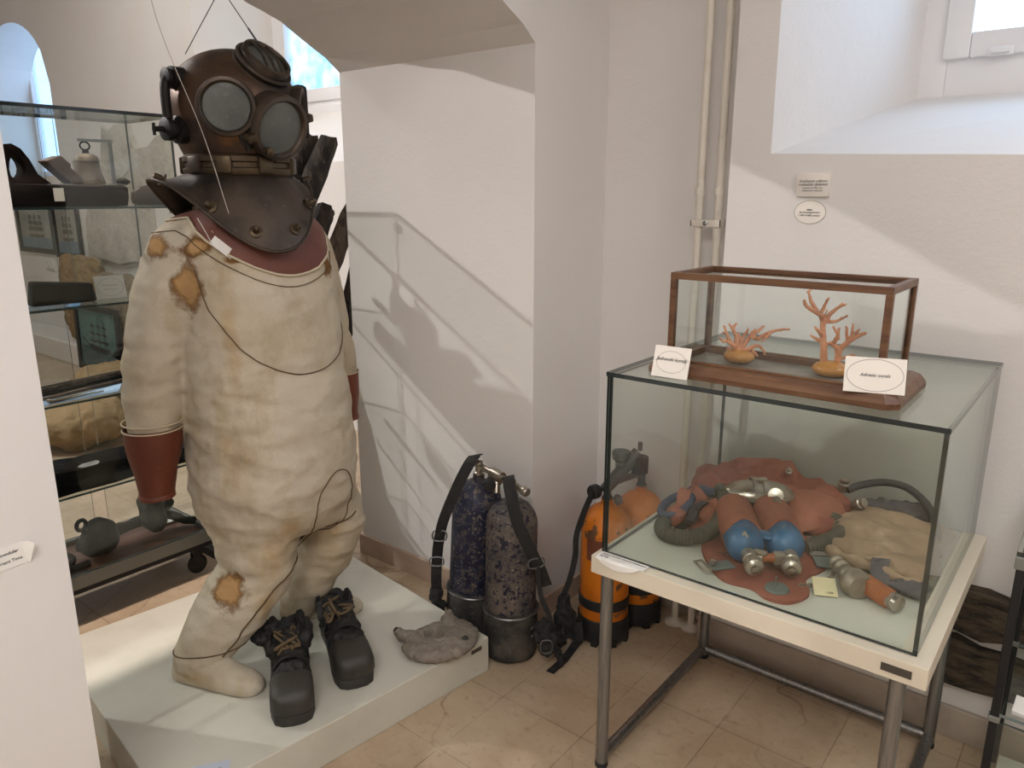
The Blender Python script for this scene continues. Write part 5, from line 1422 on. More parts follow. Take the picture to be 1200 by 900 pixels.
# ---- loose regulator with orange leather
t3 = thing('brass_regulator', 'pale corroded metal breathing valve with an orange leather band in front of the canvas bag', 'valve', (-.35, 1.70, TZ))
a, b = V((-.435, 1.80, .685)), V((-.33, 1.685, .680)); d = (b - a).normalized()
m = MB(); T = zframe(a, d); m.lathe([(0, 0), (.015, 0), (.018, .01), (.013, .016), (.018, .022), (.02, .034), (.014, .042), (.02, .05), (.022, .07), (.017, .08), (0, .08)], T, 22); build(m, 'threaded_stem', 'pale_metal', t3)
m = MB(); m.lathe([(0, .078), (.024, .078), (.032, .088), (.034, .11), (.028, .126), (0, .13)], T, 24); build(m, 'valve_bowl', 'pale_metal', t3)
c = V((-.315, 1.715, .682))
m = MB(); m.box((-.045, -.016, -.02), (.035, .016, .018), 0, frame(c, x=(.72, -.35, -.08), z=(0, 0, 1))); build(m, 'leather_band', 'leather_orange', t3, bevel=.005)['label'] = 'split orange-brown leather band'
m = MB(); m.lathe([(0, 0), (.018, 0), (.02, .006), (.015, .01), (.02, .014), (.02, .024), (.014, .028), (0, .028)], zframe(c + V((.026, -.012, -.003)), (.72, -.35, -.08)), 20); build(m, 'end_nut', 'chrome', t3)
# chain
m = MB(); ch_ = catmull([(-.438, 1.815, .69), (-.43, 1.79, .676), (-.425, 1.755, .668), (-.44, 1.72, .662), (-.455, 1.69, .66), (-.475, 1.66, .665)], 6)
for i, p in enumerate(ch_[:-1]):
    dv = ch_[i + 1] - p; m.torus(.0052, .0013, zframe(p, dv.cross(V((0, 0, 1))) if i % 2 else V((0, 0, 1))), 10, 5)
build(m, 'chain', 'pale_metal', t3)
# yellow tag
T = Matrix.Translation((-.425, 1.695, TZ + .014)) @ Matrix.Rotation(.45, 4, 'Z') @ Matrix.Rotation(.35, 4, 'X')
m = MB(); m.box((-.026, -.028, 0), (.026, .028, .001), 0, T); g = build(m, 'paper_tag', 'paper_yellow', None, (-.425, 1.70, TZ + .0125), smooth=0); tag(g, 'small pale yellow paper tag lying by the corroded valve', 'tag')
m = MB(); text_into(m, '1.500', .008, T @ Matrix.Translation((.008, -.018, .0012))); build(m, 'printed_text', 'ink', g, smooth=0)

# ================================================================== RIGHT EDGE: second case and wall planks
t = thing('glass_table_case', 'glass-topped case on dark posts at the right edge of the view', 'glass case', (.3, 2.06, 0))
EX0, EX1, EY0, EY1 = -.082, .72, 1.86, 2.27
for x, y in ((EX0 + .012, EY0 + .012), (EX1 - .012, EY0 + .012), (EX0 + .012, EY1 - .012), (EX1 - .012, EY1 - .012)):
    m = MB(); m.box((x - .009, y - .009, 0), (x + .009, y + .009, .785)); o = build(m, 'post', 'black_steel', t, smooth=0, bevel=.002)
    m = MB(); m.box((x - .013, y - .013, .755), (x + .013, y + .013, .785)); build(m, 'top_clamp', 'rim_grey', o, smooth=0, bevel=.002)
    m = MB(); m.box((x - .012, y - .012, .37), (x + .012, y + .012, .385)); build(m, 'shelf_clamp', 'rim_grey', o, smooth=0, bevel=.002)
pane_box((EX0, EY0, .787), (EX1, EY1, .797), 2, t, 'top_pane')
pane_box((EX0 + .024, EY0 + .024, .375), (EX1 - .024, EY1 - .024, .383), 2, t, 'shelf_pane', 'glass', 'glass_edge_grey')
pane_box((EX0 + .022, EY0 + .008, .03), (EX1 - .022, EY0 + .013, .37), 1, t, 'pane')
pane_box((EX0 + .008, EY0 + .022, .03), (EX0 + .013, EY1 - .022, .785), 0, t, 'pane')
m = MB(); m.box((EX0 + .024, EY0 + .024, .02), (EX1 - .024, EY1 - .024, .035)); build(m, 'bottom_board', 'pale_board', t, smooth=0)
c = V((.05, 1.93, .3835)); T = frame(c, x=(1, -.05, 0), z=(0, -.15, 1))
m = MB(); m.box((-.09, -.03, .001), (.12, .03, .012), 0, T); g = build(m, 'caption_block', 'paper', None, c, smooth=0, bevel=.001); tag(g, 'white caption block on the glass shelf at the right edge', 'caption')
m = MB(); text_into(m, 'Morski vrtuljak', .013, T @ Matrix.Translation((.03, .004, .0123)), 0, .2); build(m, 'printed_text', 'ink', g, smooth=0)
t = thing('ship_log_reel', 'old wooden log reel on the glass shelf at the right edge', 'reel', (.12, 2.1, .384))
m = MB(); m.tube([(-.03, 2.06, .43), (.02, 2.06, .43)], [.012, .01], 14); m.lathe([(0, 0), (.03, 0), (.034, .02), (.034, .12), (.03, .14), (0, .14)], zframe((.02, 2.06, .43), (1, 0, 0)), 24); build(m, 'spool', 'walnut', t)
m = MB(); m.lathe([(0, 0), (.045, 0), (.045, .012), (0, .012)], zframe((.015, 2.06, .43), (1, 0, 0)), 24); m.lathe([(0, 0), (.045, 0), (.045, .012), (0, .012)], zframe((.155, 2.06, .43), (1, 0, 0)), 24); build(m, 'flange', 'brown_wood', t)
m = MB(); m.lathe([(0, 0), (.0375, 0), (.0375, .1), (0, .1)], zframe((.04, 2.06, .43), (1, 0, 0)), 24)
build(m, 'wound_line', 'rope', t)
def plank(z0, z1, label, seed):
    rr = random.Random(seed); n = 40; x0, x1 = -.98, 1.4; rings = []
    t0 = [rr.uniform(-.012, .012) for _ in range(n + 1)]; b0 = [rr.uniform(-.012, .012) for _ in range(n + 1)]
    for i in range(n + 1):
        x = x0 + (x1 - x0) * i / n; a, b = z0 + b0[i], z1 + t0[i] - .03 * i / n
        a -= .03 * i / n
        rings.append([(x, 2.298, a), (x, 2.262 + rr.uniform(-.006, .006), a + .008), (x, 2.255 + rr.uniform(-.006, .006), (a + b) / 2 - .02), (x, 2.257 + rr.uniform(-.006, .006), (a + b) / 2 + .02), (x, 2.262 + rr.uniform(-.006, .006), b - .008), (x, 2.298, b)])
    m = MB(); m.loft(rings); o = build(m, 'ship_plank', 'plank', None, (.2, 2.28, z0), smooth=25); tag(o, label, 'plank', None); return o
plank(.355, .50, 'upper weathered ship plank on the wall behind the table', 3)
plank(.195, .335, 'lower weathered ship plank on the wall behind the table', 8)
# ================================================================== LEFT SHOWCASE ON CASTERS
SX0, SX1, SY0, SY1 = -3.15, -2.80, .12, 1.495
SH = [1.509, 1.172, .84, .50]
t = thing('wheeled_showcase', 'tall glass showcase on casters with glass shelves behind the canvas suit', 'showcase', ((SX0 + SX1) / 2, (SY0 + SY1) / 2, 0))
GE = 'glass_edge_blue'
pane_box((SX1 - .006, SY0, .2), (SX1, SY1, 1.82), 0, t, 'pane', 'glass_clear', GE)
pane_box((SX0, SY0, .2), (SX0 + .006, SY0 + .45, 1.82), 0, t, 'pane', 'glass_clear', GE)
pane_box((SX0, SY0 + .453, .2), (SX0 + .006, 1.175, 1.82), 0, t, 'pane', 'glass_clear', GE)
pane_box((SX0 - .008, 1.23, .2), (SX0 - .002, SY1, 1.82), 0, t, 'pane', 'glass_clear', GE)
pane_box((SX0 + .0065, SY0, .2), (SX1 - .0065, SY0 + .006, 1.82), 1, t, 'pane', 'glass_clear', GE)
pane_box((SX0 + .0065, SY1 - .006, .2), (SX1 - .0065, SY1, 1.82), 1, t, 'pane', 'glass_clear', GE)
pane_box((SX0 - .001, SY0 - .001, 1.821), (SX1 + .001, SY1 + .001, 1.833), 2, t, 'top_pane', 'glass', 'glass_edge')
for z in SH:
    pane_box((SX0 + .012, SY0 + .01, z - .008), (SX1 - .01, SY1 - .01, z), 2, t, 'glass_shelf', 'glass_clear', GE)
m = MB(); m.box((SX0, SY0, .128), (SX1, SY1, .145), 1); build(m, 'under_frame', ['rim_grey', 'black_steel'], t, smooth=0)
m = MB()
for lo, hi in (((SX0, SY0, .145), (SX0 + .016, SY1, .198)), ((SX1 - .016, SY0, .145), (SX1, SY1, .198)), ((SX0 + .016, SY0, .145), (SX1 - .016, SY0 + .016, .198)), ((SX0 + .016, SY1 - .016, .145), (SX1 - .016, SY1, .198))): m.box(lo, hi)
build(m, 'tray_rim', 'rim_grey', t, smooth=0, bevel=.002)
m = MB(); m.box((SX0 + .016, SY0 + .016, .146), (SX1 - .016, SY1 - .016, .176)); build(m, 'tray_boards', 'wood_tray', t, smooth=0)['label'] = 'reddish-brown board floor of the tray'
for x, y in ((SX0 + .05, SY0 + .06), (SX1 - .05, SY0 + .06), (SX0 + .05, SY1 - .06), (SX1 - .05, SY1 - .06)):
    m = MB(); m.box((x - .02, y - .02, .095), (x + .02, y + .02, .128)); m.box((x - .014, y - .02, .04), (x - .01, y + .02, .1)); m.box((x + .01, y - .02, .04), (x + .014, y + .02, .1)); c = build(m, 'caster_fork', 'black_steel', t, smooth=0)
    m = MB(); m.lathe([(0, -.01), (.036, -.01), (.041, -.006), (.041, .006), (.036, .01), (0, .01)], zframe((x, y, .041), (1, 0, 0)), 24); build(m, 'caster', 'black_rubber', t)
for y in (SY1 - .012, SY0 + .002):
    m = MB(); m.box((SX1 - .012, y, .198), (SX1 - .001, y + .011, .56)); build(m, 'corner_post', 'black_steel', t, smooth=0)
for z in (1.80, 1.5):
    m = MB(); m.box((SX1 - .03, SY1 - .028, z - .018), (SX1 - .008, SY1 - .008, z + .006)); build(m, 'corner_clip', 'steel', t, smooth=0, bevel=.002)

def Yz(zx): return .965 + .00098 * zx
def Zz(zy): return 1.924 - .00098 * zy
SF = SH[0] + .0006
# dark hollowed timber on the top shelf
t = thing('ship_timber_trough', 'long dark red-brown hollowed timber on the top shelf of the wheeled showcase', 'timber', (-3.0, 1.1, SF))
m = MB(); m.loft([[V((x, y, z)) for x, z in ((-3.1, SF), (-2.9, SF), (-2.885, SF + .03), (-2.885, SF + .075 - .01 * abs(i - 4) / 4), (-2.915, SF + .075), (-2.925, SF + .02), (-3.075, SF + .02), (-3.085, SF + .075), (-3.115, SF + .075), (-3.12, SF + .03))] for i, y in enumerate([.55 + .1 * k for k in range(9)])])
build(m, 'timber_body', 'dark_wood', t, smooth=30, bevel=.003)
m = MB(); m.box((-2.884, 1.095, SF + .018), (-2.8825, 1.128, SF + .062)); build(m, 'label_tag', 'paper_warm', t, smooth=0)
# holed block
hz = SF + .0765
zoff = hz - Zz(343)
t = thing('holed_wooden_block', 'dark curved wooden block with a large hole on the top shelf of the wheeled showcase', 'ship block', (-3.02, Yz(70), hz))
out = [(0, 345), (-8, 300), (0, 240), (25, 214), (55, 210), (82, 226), (105, 262), (125, 310), (165, 343), (110, 346), (60, 346), (30, 346)]
inn = [(42, 318), (40, 295), (44, 270), (52, 254), (62, 248), (74, 252), (84, 270), (88, 290), (84, 308), (74, 322), (60, 326), (50, 324)]
m = MB(); n = len(out)
mk = lambda pts, x: [(x, Yz(a), Zz(b) + zoff) for a, b in pts]
m.loft([mk(out, -2.97), mk(inn, -2.975), mk(inn, -3.055), mk(out, -3.06), mk(out, -2.97)], cap0=False, cap1=False)
build(m, 'block_body', 'dark_wood', t, smooth=50, bevel=.004)
t = thing('wooden_wedge', 'slanting dark brown wedge of wood beside the bell on the top shelf', 'wedge', (-3.0, Yz(225), hz))
m = MB(); m.prism([(Yz(a), Zz(b) + zoff) for a, b in ((148, 264), (204, 243), (238, 275), (232, 283), (288, 340), (226, 342))], -.03, .04, 0, Matrix(((0, 0, 1, -3.0), (1, 0, 0, 0), (0, 1, 0, 0), (0, 0, 0, 1))))
build(m, 'wedge_body', 'brown_wood', t, smooth=0, bevel=.006)
# bell and its bracket
bc = V((-3.0, Yz(307), hz))
t = thing('ship_bell', 'small old bronze bell on the top shelf of the wheeled showcase', 'bell', tuple(bc))
m = MB(); m.lathe([(.046, 0), (.055, .001), (.053, .012), (.046, .035), (.042, .06), (.040, .085), (.037, .097), (.028, .105), (.012, .109), (0, .11)], Matrix.Translation(bc), 34, cap0=False); build(m, 'bell_body', 'bell', t)
m = MB(); m.torus(.0405, .002, Matrix.Translation(bc + V((0, 0, .082))), 30, 6); m.torus(.051, .002, Matrix.Translation(bc + V((0, 0, .014))), 30, 6); build(m, 'bead', 'bell', t)
m = MB(); m.lathe([(.012, .106), (.01, .122), (0, .124)], Matrix.Translation(bc), 14); build(m, 'crown', 'iron', t)
m = MB(); m.torus(.014, .0032, zframe(bc + V((0, 0, .135)), (1, 0, 0)), 18, 8, sx=1.2); build(m, 'hanging_ring', 'iron', t)
t = thing('bell_bracket', 'grey metal angle bracket carrying the small bell on the top shelf', 'bracket', (-3.0, Yz(400), hz))
m = MB(); zt = hz + .155
m.box((-3.006, Yz(285), zt - .005), (-2.994, Yz(408), zt + .005)); m.box((-3.006, Yz(392), hz + .002), (-2.994, Yz(404), zt - .005)); m.box((-3.03, Yz(385), hz), (-2.97, Yz(412), hz + .004))
build(m, 'bracket_arm', 'rim_grey', t, smooth=0, bevel=.001)
# grey half hull and a stone at the right of the shelf
t = thing('half_hull', 'grey painted half hull board with a white tag at the right of the top shelf', 'half hull', (-2.86, 1.4, SF))
hp = [(388, 400), (392, 372), (420, 350), (470, 343), (560, 342), (545, 424), (410, 424), (392, 415)]
m = MB(); m.prism([(min(Yz(a), 1.482), max(Zz(b), SF + .0002)) for a, b in hp], 0, .03, 0, Matrix(((0, 0, 1, -2.87), (1, 0, 0, 0), (0, 1, 0, 0), (0, 0, 0, 1)))); build(m, 'hull_board', 'grey_wood', t, smooth=30, bevel=.006)
m = MB(); m.box((-2.8395, 1.432, SF + .03), (-2.838, 1.46, SF + .066)); build(m, 'label_tag', 'paper_warm', t, smooth=0)
m = MB(); m.ell((-3.02, 1.395, hz + .012), (.02, .03, .013)); o = soft(m, 'small_stone', 'concretion', .004, 2, [(.004, (40, 40, 40), False)], None, (-3.02, 1.395, hz)); tag(o, 'small dark stone beside the bell bracket on the top shelf', 'stone')

# second shelf
SF = SH[1] + .0006
t = thing('black_wooden_block', 'black tapered wooden block on the second shelf of the wheeled showcase', 'wooden block', (-2.92, 1.09, SF))
m = MB(); y0, y1 = .985, 1.2
m.add([(-2.96, y0, SF), (-2.9, y0, SF), (-2.9, y1, SF), (-2.96, y1, SF), (-2.955, y0 + .012, SF + .086), (-2.905, y0 + .012, SF + .086), (-2.905, y1 - .008, SF + .066), (-2.955, y1 - .008, SF + .066)], [(0, 3, 2, 1), (4, 5, 6, 7), (0, 1, 5, 4), (1, 2, 6, 5), (2, 3, 7, 6), (3, 0, 4, 7)])
build(m, 'block_body', 'charcoal_wood', t, smooth=30, bevel=.009, seg=3)
cc = V((-2.93, 1.265, SF)); T = frame(cc, x=(.12, 1, 0), y=(-.25, 0, 1))
m = MB(); m.box((-.052, 0, -.0006), (.052, .086, .0006), 0, T); g = build(m, 'shelf_card', 'paper', None, cc, smooth=0); tag(g, 'white caption card standing on the second shelf beside the black block', 'caption card')
m = MB(); ellipse_line(m, .045, .034, .0007, T @ Matrix.Translation((0, .043, .0002))); scribble(m, .06, T @ Matrix.Translation((0, .05, .0006)), seed=5); scribble(m, .045, T @ Matrix.Translation((0, .034, .0006)), seed=6); build(m, 'lettering', 'ink_grey', g, smooth=0)
m = MB(); m.tube([(-2.99, 1.235, SF + .008), (-2.99, 1.42, SF + .008)], .0075, 12); g = build(m, 'metal_rod', 'chrome', None, (-2.99, 1.33, SF)); tag(g, 'short polished metal rod on the second shelf behind the white card', 'rod')

# third shelf: rods and blades on pale blue paper
SF = SH[2] + .0006
m = MB(); m.add([(-2.83, .75, SF), (-2.83, 1.2, SF), (-3.12, 1.36, SF), (-3.12, .75, SF), (-2.83, .75, SF + .001), (-2.83, 1.2, SF + .001), (-3.12, 1.36, SF + .001), (-3.12, .75, SF + .001)], [(0, 3, 2, 1), (4, 5, 6, 7), (0, 1, 5, 4), (1, 2, 6, 5), (2, 3, 7, 6), (3, 0, 4, 7)])
g = build(m, 'blue_paper', 'blue_sheet', None, (-3, 1.05, SF), smooth=0); tag(g, 'pale blue paper sheet under the rods on the third shelf', 'paper sheet')
rods = [((-2.87, .86), (-2.99, 1.40), .008, 'brown_wood', 'thin brown wooden rod, foremost of the rods on the third shelf'), ((-2.92, .82), (-3.04, 1.42), .010, 'iron', 'dark iron rod lying second from the front on the third shelf'),
        ((-2.97, .80), (-3.08, 1.44), .012, 'timber_brown', 'thick weathered wooden rod lying third from the front on the third shelf'), ((-3.02, .80), (-3.11, 1.40), .009, 'iron', 'slim dark rod at the back of the third shelf')]
for (a, b, r, mt_, lb) in rods:
    m = MB(); z = SF + .0014 + r; P = [V((*a, z)), V((*a, z)).lerp(V((*b, z)), .5), V((*b, z))]
    m.tube(P, [r * .7, r, r], 12); m.ell(P[-1], (r * 1.5, r * 1.8, r)); g = build(m, 'old_rod', mt_, None, tuple((P[0] + P[-1]) / 2 - V((0, 0, r)))); tag(g, lb, 'rod', 'rods on the third shelf')
t = thing('navigation_dividers', 'small pale metal dividers lying across the blue paper on the third shelf', 'dividers', (-2.85, 1.05, SF))
for e in ((-2.86, 1.16), (-2.91, 1.15)):
    m = MB(); m.tube([(-2.845, .97, SF + .007), (*e, SF + .007)], [.005, .0025], 8); build(m, 'divider_leg', 'pale_metal', t)
m = MB(); m.lathe([(0, .0), (.008, 0), (.008, .008), (0, .008)], Matrix.Translation((-2.845, .97, SF + .009)), 14); build(m, 'hinge', 'pale_metal', t)
m = MB(); m.ell((-3.09, 1.36, SF + .085), (.03, .06, .03)); m.ell((-3.08, 1.42, SF + .075), (.03, .04, .03)); o = soft(m, 'dark_pulley', 'iron', .006, 3, [(.008, (24, 24, 24), False)], None, (-3.12, 1.37, SF)); tag(o, 'dark lumpy pulley at the back end of the third shelf', 'pulley')

# lowest glass shelf: charred beam
SF = SH[3] + .0006
m = MB(); rr = random.Random(6); rings = []
for i in range(19):
    y = .3 + 1.17 * i / 18; f = 1 if i < 14 else 1 - .08 * (i - 13)
    rings.append([V((-2.83 + rr.uniform(-.006, .004), y, SF)), V((-2.826 + rr.uniform(-.006, .004), y, SF + .045 * f + rr.uniform(-.005, .005))), V((-2.86, y, SF + .078 * f + rr.uniform(-.006, .006))), V((-3.0, y, SF + .082 * f + rr.uniform(-.008, .008))), V((-3.05, y, SF + .05)), V((-3.05, y, SF))])
m.loft(rings); g = build(m, 'charred_beam', 'charcoal_wood', None, (-2.93, .9, SF), smooth=30); tag(g, 'long charred dark beam on the lowest glass shelf of the wheeled showcase', 'beam')
T = frame((-2.855, 1.07, SF + .086), x=(.25, 1, .1), z=(.3, 0, 1)); m = MB(); m.prism([(-.035, 0), (-.02, .012), (.03, .012), (.038, 0), (.03, -.012), (-.02, -.012)], 0, .0015, 0, T)
g = build(m, 'beam_tag', 'paper', None, (-2.855, 1.07, SF + .08), smooth=0); tag(g, 'small white paper tag lying on the charred beam', 'tag')

# bottom tray: concreted iron anchor piece
TZ2 = .1765
t = thing('concreted_anchor', 'iron anchor shank with two stony lumps lying on the bottom tray of the wheeled showcase', 'anchor', (-2.98, 1.2, TZ2))
m = MB(); m.tube([(-2.97, 1.03, .23), (-2.985, 1.15, .238), (-3.0, 1.35, .25), (-3.0, 1.40, .252)], [.02, .024, .02, .018], 14); m.tube(catmull([(-3.0, 1.38, .25), (-2.98, 1.42, .225), (-2.94, 1.455, .205), (-2.9, 1.468, .215)], 5), [.02] * 8 + [.018] * 4 + [.016] * 4, 12)
soft(m, 'iron_shank', 'iron', .006, 2, [(.006, (22, 22, 22), False)], t)
m = MB(); m.ell((-2.965, 1.12, .252), (.072, .065, .074)); m.ell((-2.95, 1.08, .232), (.055, .05, .05)); soft(m, 'stony_lump', 'iron', .007, 5, [(.008, (14, 14, 14), False)], t)['label'] = 'dark rounded lump on the shank'
m = MB(); m.lathe([(0, -.045), (.06, -.045), (.092, -.012), (.095, .018), (.06, .045), (0, .048)], zframe((-2.97, 1.33, .286), (.5, 1, .12)), 9); soft(m, 'stony_lump', 'concretion', .007, 4, [(.01, (12, 12, 12), False)], t)['label'] = 'big green-grey disc-shaped lump'
m = MB(); m.ell((-3.0, 1.41, .285), (.025, .028, .028)); soft(m, 'ring_knob', 'iron', .006, 2, [(.006, (30, 30, 30), False)], t)
m = MB(); m.torus(.02, .008, zframe((-2.965, 1.055, .318), (1, .3, 0)), 18, 8); m.tube([(-2.965, 1.06, .30), (-2.96, 1.08, .27)], .012, 8); build(m, 'shackle_ring', 'iron', t)
t = thing('iron_chain_heap', 'black iron links and bars piled at the left of the bottom tray', 'chain', (-2.93, .93, TZ2))
for i, (x, y, z, a) in enumerate(((-2.95, .96, .205, .3), (-2.9, .91, .205, 1.2), (-2.97, .88, .21, .8), (-2.9, .83, .205, .1))):
    m = MB(); m.torus(.036, .011, Matrix.Translation((x, y, z)) @ Matrix.Rotation(a, 4, 'Z') @ Matrix.Rotation(.35, 4, 'X'), 22, 8, sx=1.5); build(m, 'link', 'iron', t)
m = MB(); m.tube([(-2.86, .78, .195), (-2.87, 1.03, .2)], .014, 10); build(m, 'bar', 'iron', t)
cc = V((-3.07, 1.42, TZ2)); m = MB(); m.box((-.045, -.06, 0), (.045, .06, .004), 0, Matrix.Translation(cc) @ Matrix.Rotation(-.1, 4, 'Y')); g = build(m, 'tray_caption', 'paper', None, cc, smooth=0); tag(g, 'white caption card at the back of the bottom tray behind the anchor', 'caption card')

# ================================================================== WRECK TIMBERS
def timber(name, pts, w, d, mt_, label, seed, tip=.5):
    rr = random.Random(seed); q = catmull(pts, 6); n = len(q); rings = []; k = 11
    prof = [1 + rr.uniform(-.2, .2) for _ in range(k)]
    for i, p in enumerate(q):
        a, b = q[max(i - 1, 0)], q[min(i + 1, n - 1)]; T = frame(p, x=(1, 0, 0), z=(b - a).normalized() if abs((b - a).normalized().x) < .9 else (0, 0, 1))
        T = frame(p, y=V((1, 0, 0)).cross((b - a).normalized()) * -1, z=(b - a))
        f = 1 if i < n - 4 else 1 - (1 - tip) * (i - n + 4) / 3
        rings.append([T @ V((d * f * prof[j] * math.cos(2 * PI * j / k) * (1 + rr.uniform(-.08, .08)), w * f * prof[j] * math.sin(2 * PI * j / k) * (1 + rr.uniform(-.08, .08)), rr.uniform(-.004, .004) + (rr.uniform(-.012, .012) if i == n - 1 else 0))) for j in range(k)])
    m = MB(); m.loft(rings); lo = min((v.z for v in m.v))
    for v in m.v: v.z = max(v.z, .0415)
    g = build(m, name, mt_, None, tuple(q[0]), smooth=50); return tag(g, label, 'timber', 'upright wreck timbers')
timber('wreck_timber', [(-2.76, 1.66, .05), (-2.77, 1.72, .6), (-2.78, 1.9, 1.2), (-2.78, 2.03, 1.5), (-2.78, 2.19, 1.78)], .046, .05, 'timber', 'cracked black timber with a ragged top, right-hand one of the tall pair beside the helmet', 2, .85)
timber('wreck_timber', [(-2.86, 1.62, .05), (-2.86, 1.68, .6), (-2.87, 1.84, 1.2), (-2.87, 1.98, 1.5), (-2.87, 2.17, 1.79)], .044, .04, 'timber', 'cracked black timber, left-hand one of the tall pair beside the helmet', 5, .8)
timber('wreck_timber', [(-2.66, 1.70, .05), (-2.67, 1.78, .6), (-2.68, 1.93, 1.2), (-2.68, 2.04, 1.42), (-2.68, 2.08, 1.5)], .044, .04, 'timber', 'short black timber broken off below the tall pair beside the shoulder', 7, .9)
timber('wreck_timber', [(-3.02, 1.62, .05), (-3.01, 1.68, .6), (-3.0, 1.84, 1.2), (-2.99, 2.01, 1.6), (-2.97, 2.15, 1.95)], .046, .045, 'charcoal_wood', 'tallest black timber rising right behind the helmet', 11, .7)
timber('wreck_timber', [(-2.58, 1.72, .05), (-2.60, 1.8, .6), (-2.63, 1.95, 1.05), (-2.66, 2.09, 1.29), (-2.68, 2.24, 1.52)], .045, .03, 'timber_brown', 'brown grey timber leaning behind the left shoulder of the suit', 13, .8)
timber('wreck_timber', [(-2.54, 1.84, .05), (-2.56, 1.92, .6), (-2.58, 2.06, 1.0), (-2.6, 2.15, 1.2), (-2.61, 2.23, 1.38)], .045, .03, 'timber', 'short dark timber under the brown one by the left sleeve', 17, .8)
t = thing('timber_stand', 'low black stand carrying the upright wreck timbers', 'stand', (-2.74, 1.74, 0))
m = MB(); m.box((-3.1, 1.54, 0), (-2.48, 1.94, .04)); build(m, 'base_board', 'black_steel', t, smooth=0, bevel=.003)
m = MB(); m.tube([(-2.94, 1.82, .04), (-2.94, 1.98, 1.0)], .012, 10); build(m, 'post', 'black_steel', t)
m = MB(); m.tube([(-2.94, 1.95, .8), (-2.55, 2.06, .8)], .009, 10); build(m, 'rail', 'black_steel', t)

# ================================================================== FURTHER ROOM CONTENTS
def sack(c, r, yaw, label, seed, mt_='burlap', tip=0., corners=True, roll=0., zmin=0.):
    T = Matrix.Translation(c) @ Matrix.Rotation(yaw, 4, 'Z') @ Matrix.Rotation(roll, 4, 'X')
    m = MB(); m.ell((0, 0, 0), (r[0] * .95, r[1], r[2] * .95), T, 28, 16)
    if corners:
        for sx in (-1, 1):
            for sz in (-1, 1): m.ell((sx * r[0] * .74, 0, sz * r[2] * .74), (r[0] * .22, r[1] * .5, r[2] * .22), T, 14, 9)
        [m.ell((a * r[0] * .4, 0, b * r[2] * .4), (r[0] * .52, r[1] * .85, r[2] * .52), T) for a in (-1, 1) for b in (-1, 1)]
    me = remesh(m, min(r) * .1, 4); rough_up(me, [(min(r) * .22, (5, 5, 5), False), (min(r) * .07, (18, 18, 18), True)])
    for v in me.vertices: v.co.z = max(v.co.z, zmin)
    o = place(me, 'burlap_sack', mt_, None, (c[0], c[1], zmin), smooth=180); return tag(o, label, 'sack', 'burlap sacks in the further room')
o = sack((-7.42, 2.97, .62), (.40, .13, .42), .0, 'stamped brown burlap sack leaning on the rear wall under the twin pictures', 1, zmin=.201)
m = MB(); 
for s_, z in (('I173', .62),): text_into(m, s_, .16, frame((-7.45, 2.815, z), x=(1, .05, 0), y=(0, .12, 1)))
build(m, 'stamped_marking', 'ink_grey', o, smooth=0)
sack((-6.62, 2.98, .55), (.36, .14, .35), .1, 'slumped grey-brown burlap sack by the rear wall next to the stamped sack', 2, 'burlap_grey', zmin=.201)
o = sack((-5.02, 1.86, .16), (.34, .30, .165), .35, 'big full burlap sack lying on the floor behind the wheeled showcase, nearest one', 3, corners=False)
sack((-5.5, 2.38, .2), (.38, .3, .205), .7, 'full burlap sack lying behind the biggest floor sack', 4, corners=False)
sack((-4.58, 2.34, .13), (.26, .2, .135), .2, 'smaller brown burlap sack at the right end of the floor sacks', 5, corners=False)
# framed pictures
def picture(c, w, h, label, content, tilt=0., fw=.035, fmat='black_steel', yaw=0.):
    t = thing('framed_picture', label, 'picture', tuple(c))
    T = Matrix.Translation(c) @ Matrix.Rotation(yaw, 4, 'Z') @ Matrix.Rotation(PI / 2 - tilt, 4, 'X')   # local x right, y up, z towards the room
    m = MB()
    m.box((-w / 2, 0, 0), (-w / 2 + fw, h, .03), 0, T); m.box((w / 2 - fw, 0, 0), (w / 2, h, .03), 0, T)
    m.box((-w / 2 + fw, 0, 0), (w / 2 - fw, fw, .03), 0, T); m.box((-w / 2 + fw, h - fw, 0), (w / 2 - fw, h, .03), 0, T)
    build(m, 'frame', fmat, t, smooth=0, bevel=.003)
    content(t, T, w - 2 * fw, h - 2 * fw, fw)
    return t
def flat(pts, z, mt_, name, par, T):
    m = MB(); m.prism(pts, z, z + .0015, 0, T); return build(m, name, mt_, par, smooth=0)
def print_ship(t, T, w, h, fw):
    flat([(-w / 2, fw), (w / 2, fw), (w / 2, fw + h), (-w / 2, fw + h)], .008, 'print_grey', 'print', t, T)
    flat([(-w / 2, fw), (w / 2, fw), (w / 2, fw + h * .27), (-w / 2, fw + h * .25)], .0097, 'print_blue', 'printed_water', t, T)
    m = MB()
    m.prism([(-.2 * w, fw + .26 * h), (.2 * w, fw + .26 * h), (.27 * w, fw + .34 * h), (-.25 * w, fw + .33 * h)], .0114, .0122, 0, T)
    for k, x in enumerate((-.15, 0, .15)):
        m.box((x * w - .004, fw + .33 * h, .0114), (x * w + .004, fw + (.85 - .06 * abs(k - 1)) * h, .0122), 0, T)
        for q in range(3):
            y = fw + h * (.42 + .14 * q); s_ = .075 * w * (1.15 - .25 * q)
            m.prism([(x * w - s_, y), (x * w + s_, y), (x * w + s_ * .85, y + .1 * h), (x * w - s_ * .85, y + .1 * h)], .0114, .0126, 0, T)
    build(m, 'printed_ship', 'print_ink', t, smooth=0)
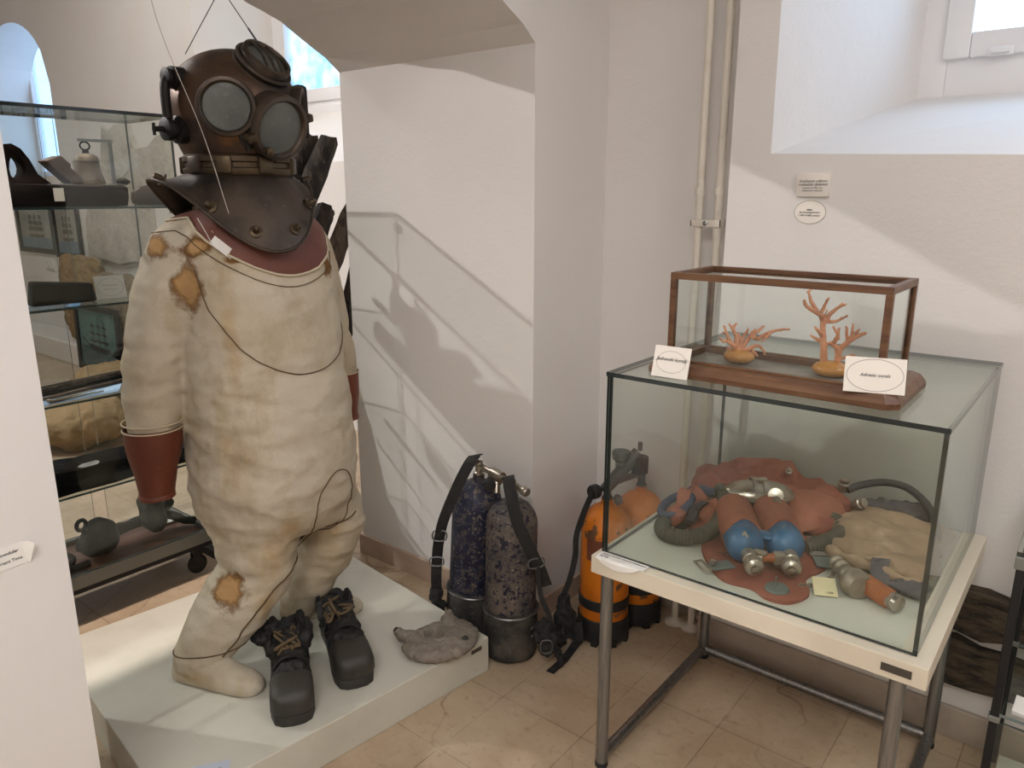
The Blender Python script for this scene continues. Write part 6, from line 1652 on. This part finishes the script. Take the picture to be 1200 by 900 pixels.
def paint_ship(t, T, w, h, fw):
    flat([(-w / 2, fw), (w / 2, fw), (w / 2, fw + h), (-w / 2, fw + h)], .008, 'sea', 'canvas', t, T)
    flat([(-w / 2, fw), (w / 2, fw), (w / 2, fw + h * .32), (-w / 2, fw + h * .36)], .0097, 'sea_dark', 'painted_sea', t, T)
    m = MB()
    m.prism([(-.22 * w, fw + .3 * h), (.2 * w, fw + .27 * h), (.3 * w, fw + .36 * h), (-.3 * w, fw + .4 * h)], .0114, .0122, 0, T)
    for k, x in enumerate((-.14, .02, .17)):
        m.box((x * w - .005, fw + .36 * h, .0114), (x * w + .005, fw + (.9 - .08 * abs(k - 1)) * h, .0122), 0, T)
        for q in range(3):
            y = fw + h * (.46 + .13 * q); s_ = .08 * w * (1.1 - .25 * q)
            m.prism([(x * w - s_, y), (x * w + s_ * .9, y - .01), (x * w + s_ * .8, y + .02 * h), (x * w - s_ * .9, y + .03 * h)], .0114, .0124, 0, T)
    m.tube([T @ V((-.3 * w, fw + .4 * h, .0118)), T @ V((-.42 * w, fw + .5 * h, .0118))], .004, 6)
    build(m, 'painted_ship_shape', 'ship_dark', t, smooth=0)
picture(V((-8.83, 3.148, .96)), .92, .52, 'left-hand of the twin framed ship prints on the rear wall', print_ship, fw=.05)
picture(V((-8.06, 3.148, .94)), .60, .54, 'right-hand of the twin framed ship prints on the rear wall', print_ship, fw=.05)
picture(V((-6.86, 2.80, .02)), .84, .60, 'dark framed painting of a sailing ship on a teal sea standing against the low plinth', paint_ship, tilt=.03, fw=.05)
t = thing('wall_socket', 'white wall socket on the rear wall below the twin prints', 'socket', (-8.6, NY, .86))
m = MB(); m.box((-8.72, NY - .012, .79), (-8.5, NY, .92)); build(m, 'plate', 'socket', t, bevel=.004)
for x in (-8.665, -8.555):
    m = MB(); m.lathe([(.04, 0), (.04, .006), (.03, .006), (.028, -.004), (0, -.004)], zframe((x, NY - .012, .855), (0, -1, 0)), 20, cap0=False); build(m, 'outlet', 'socket', t)
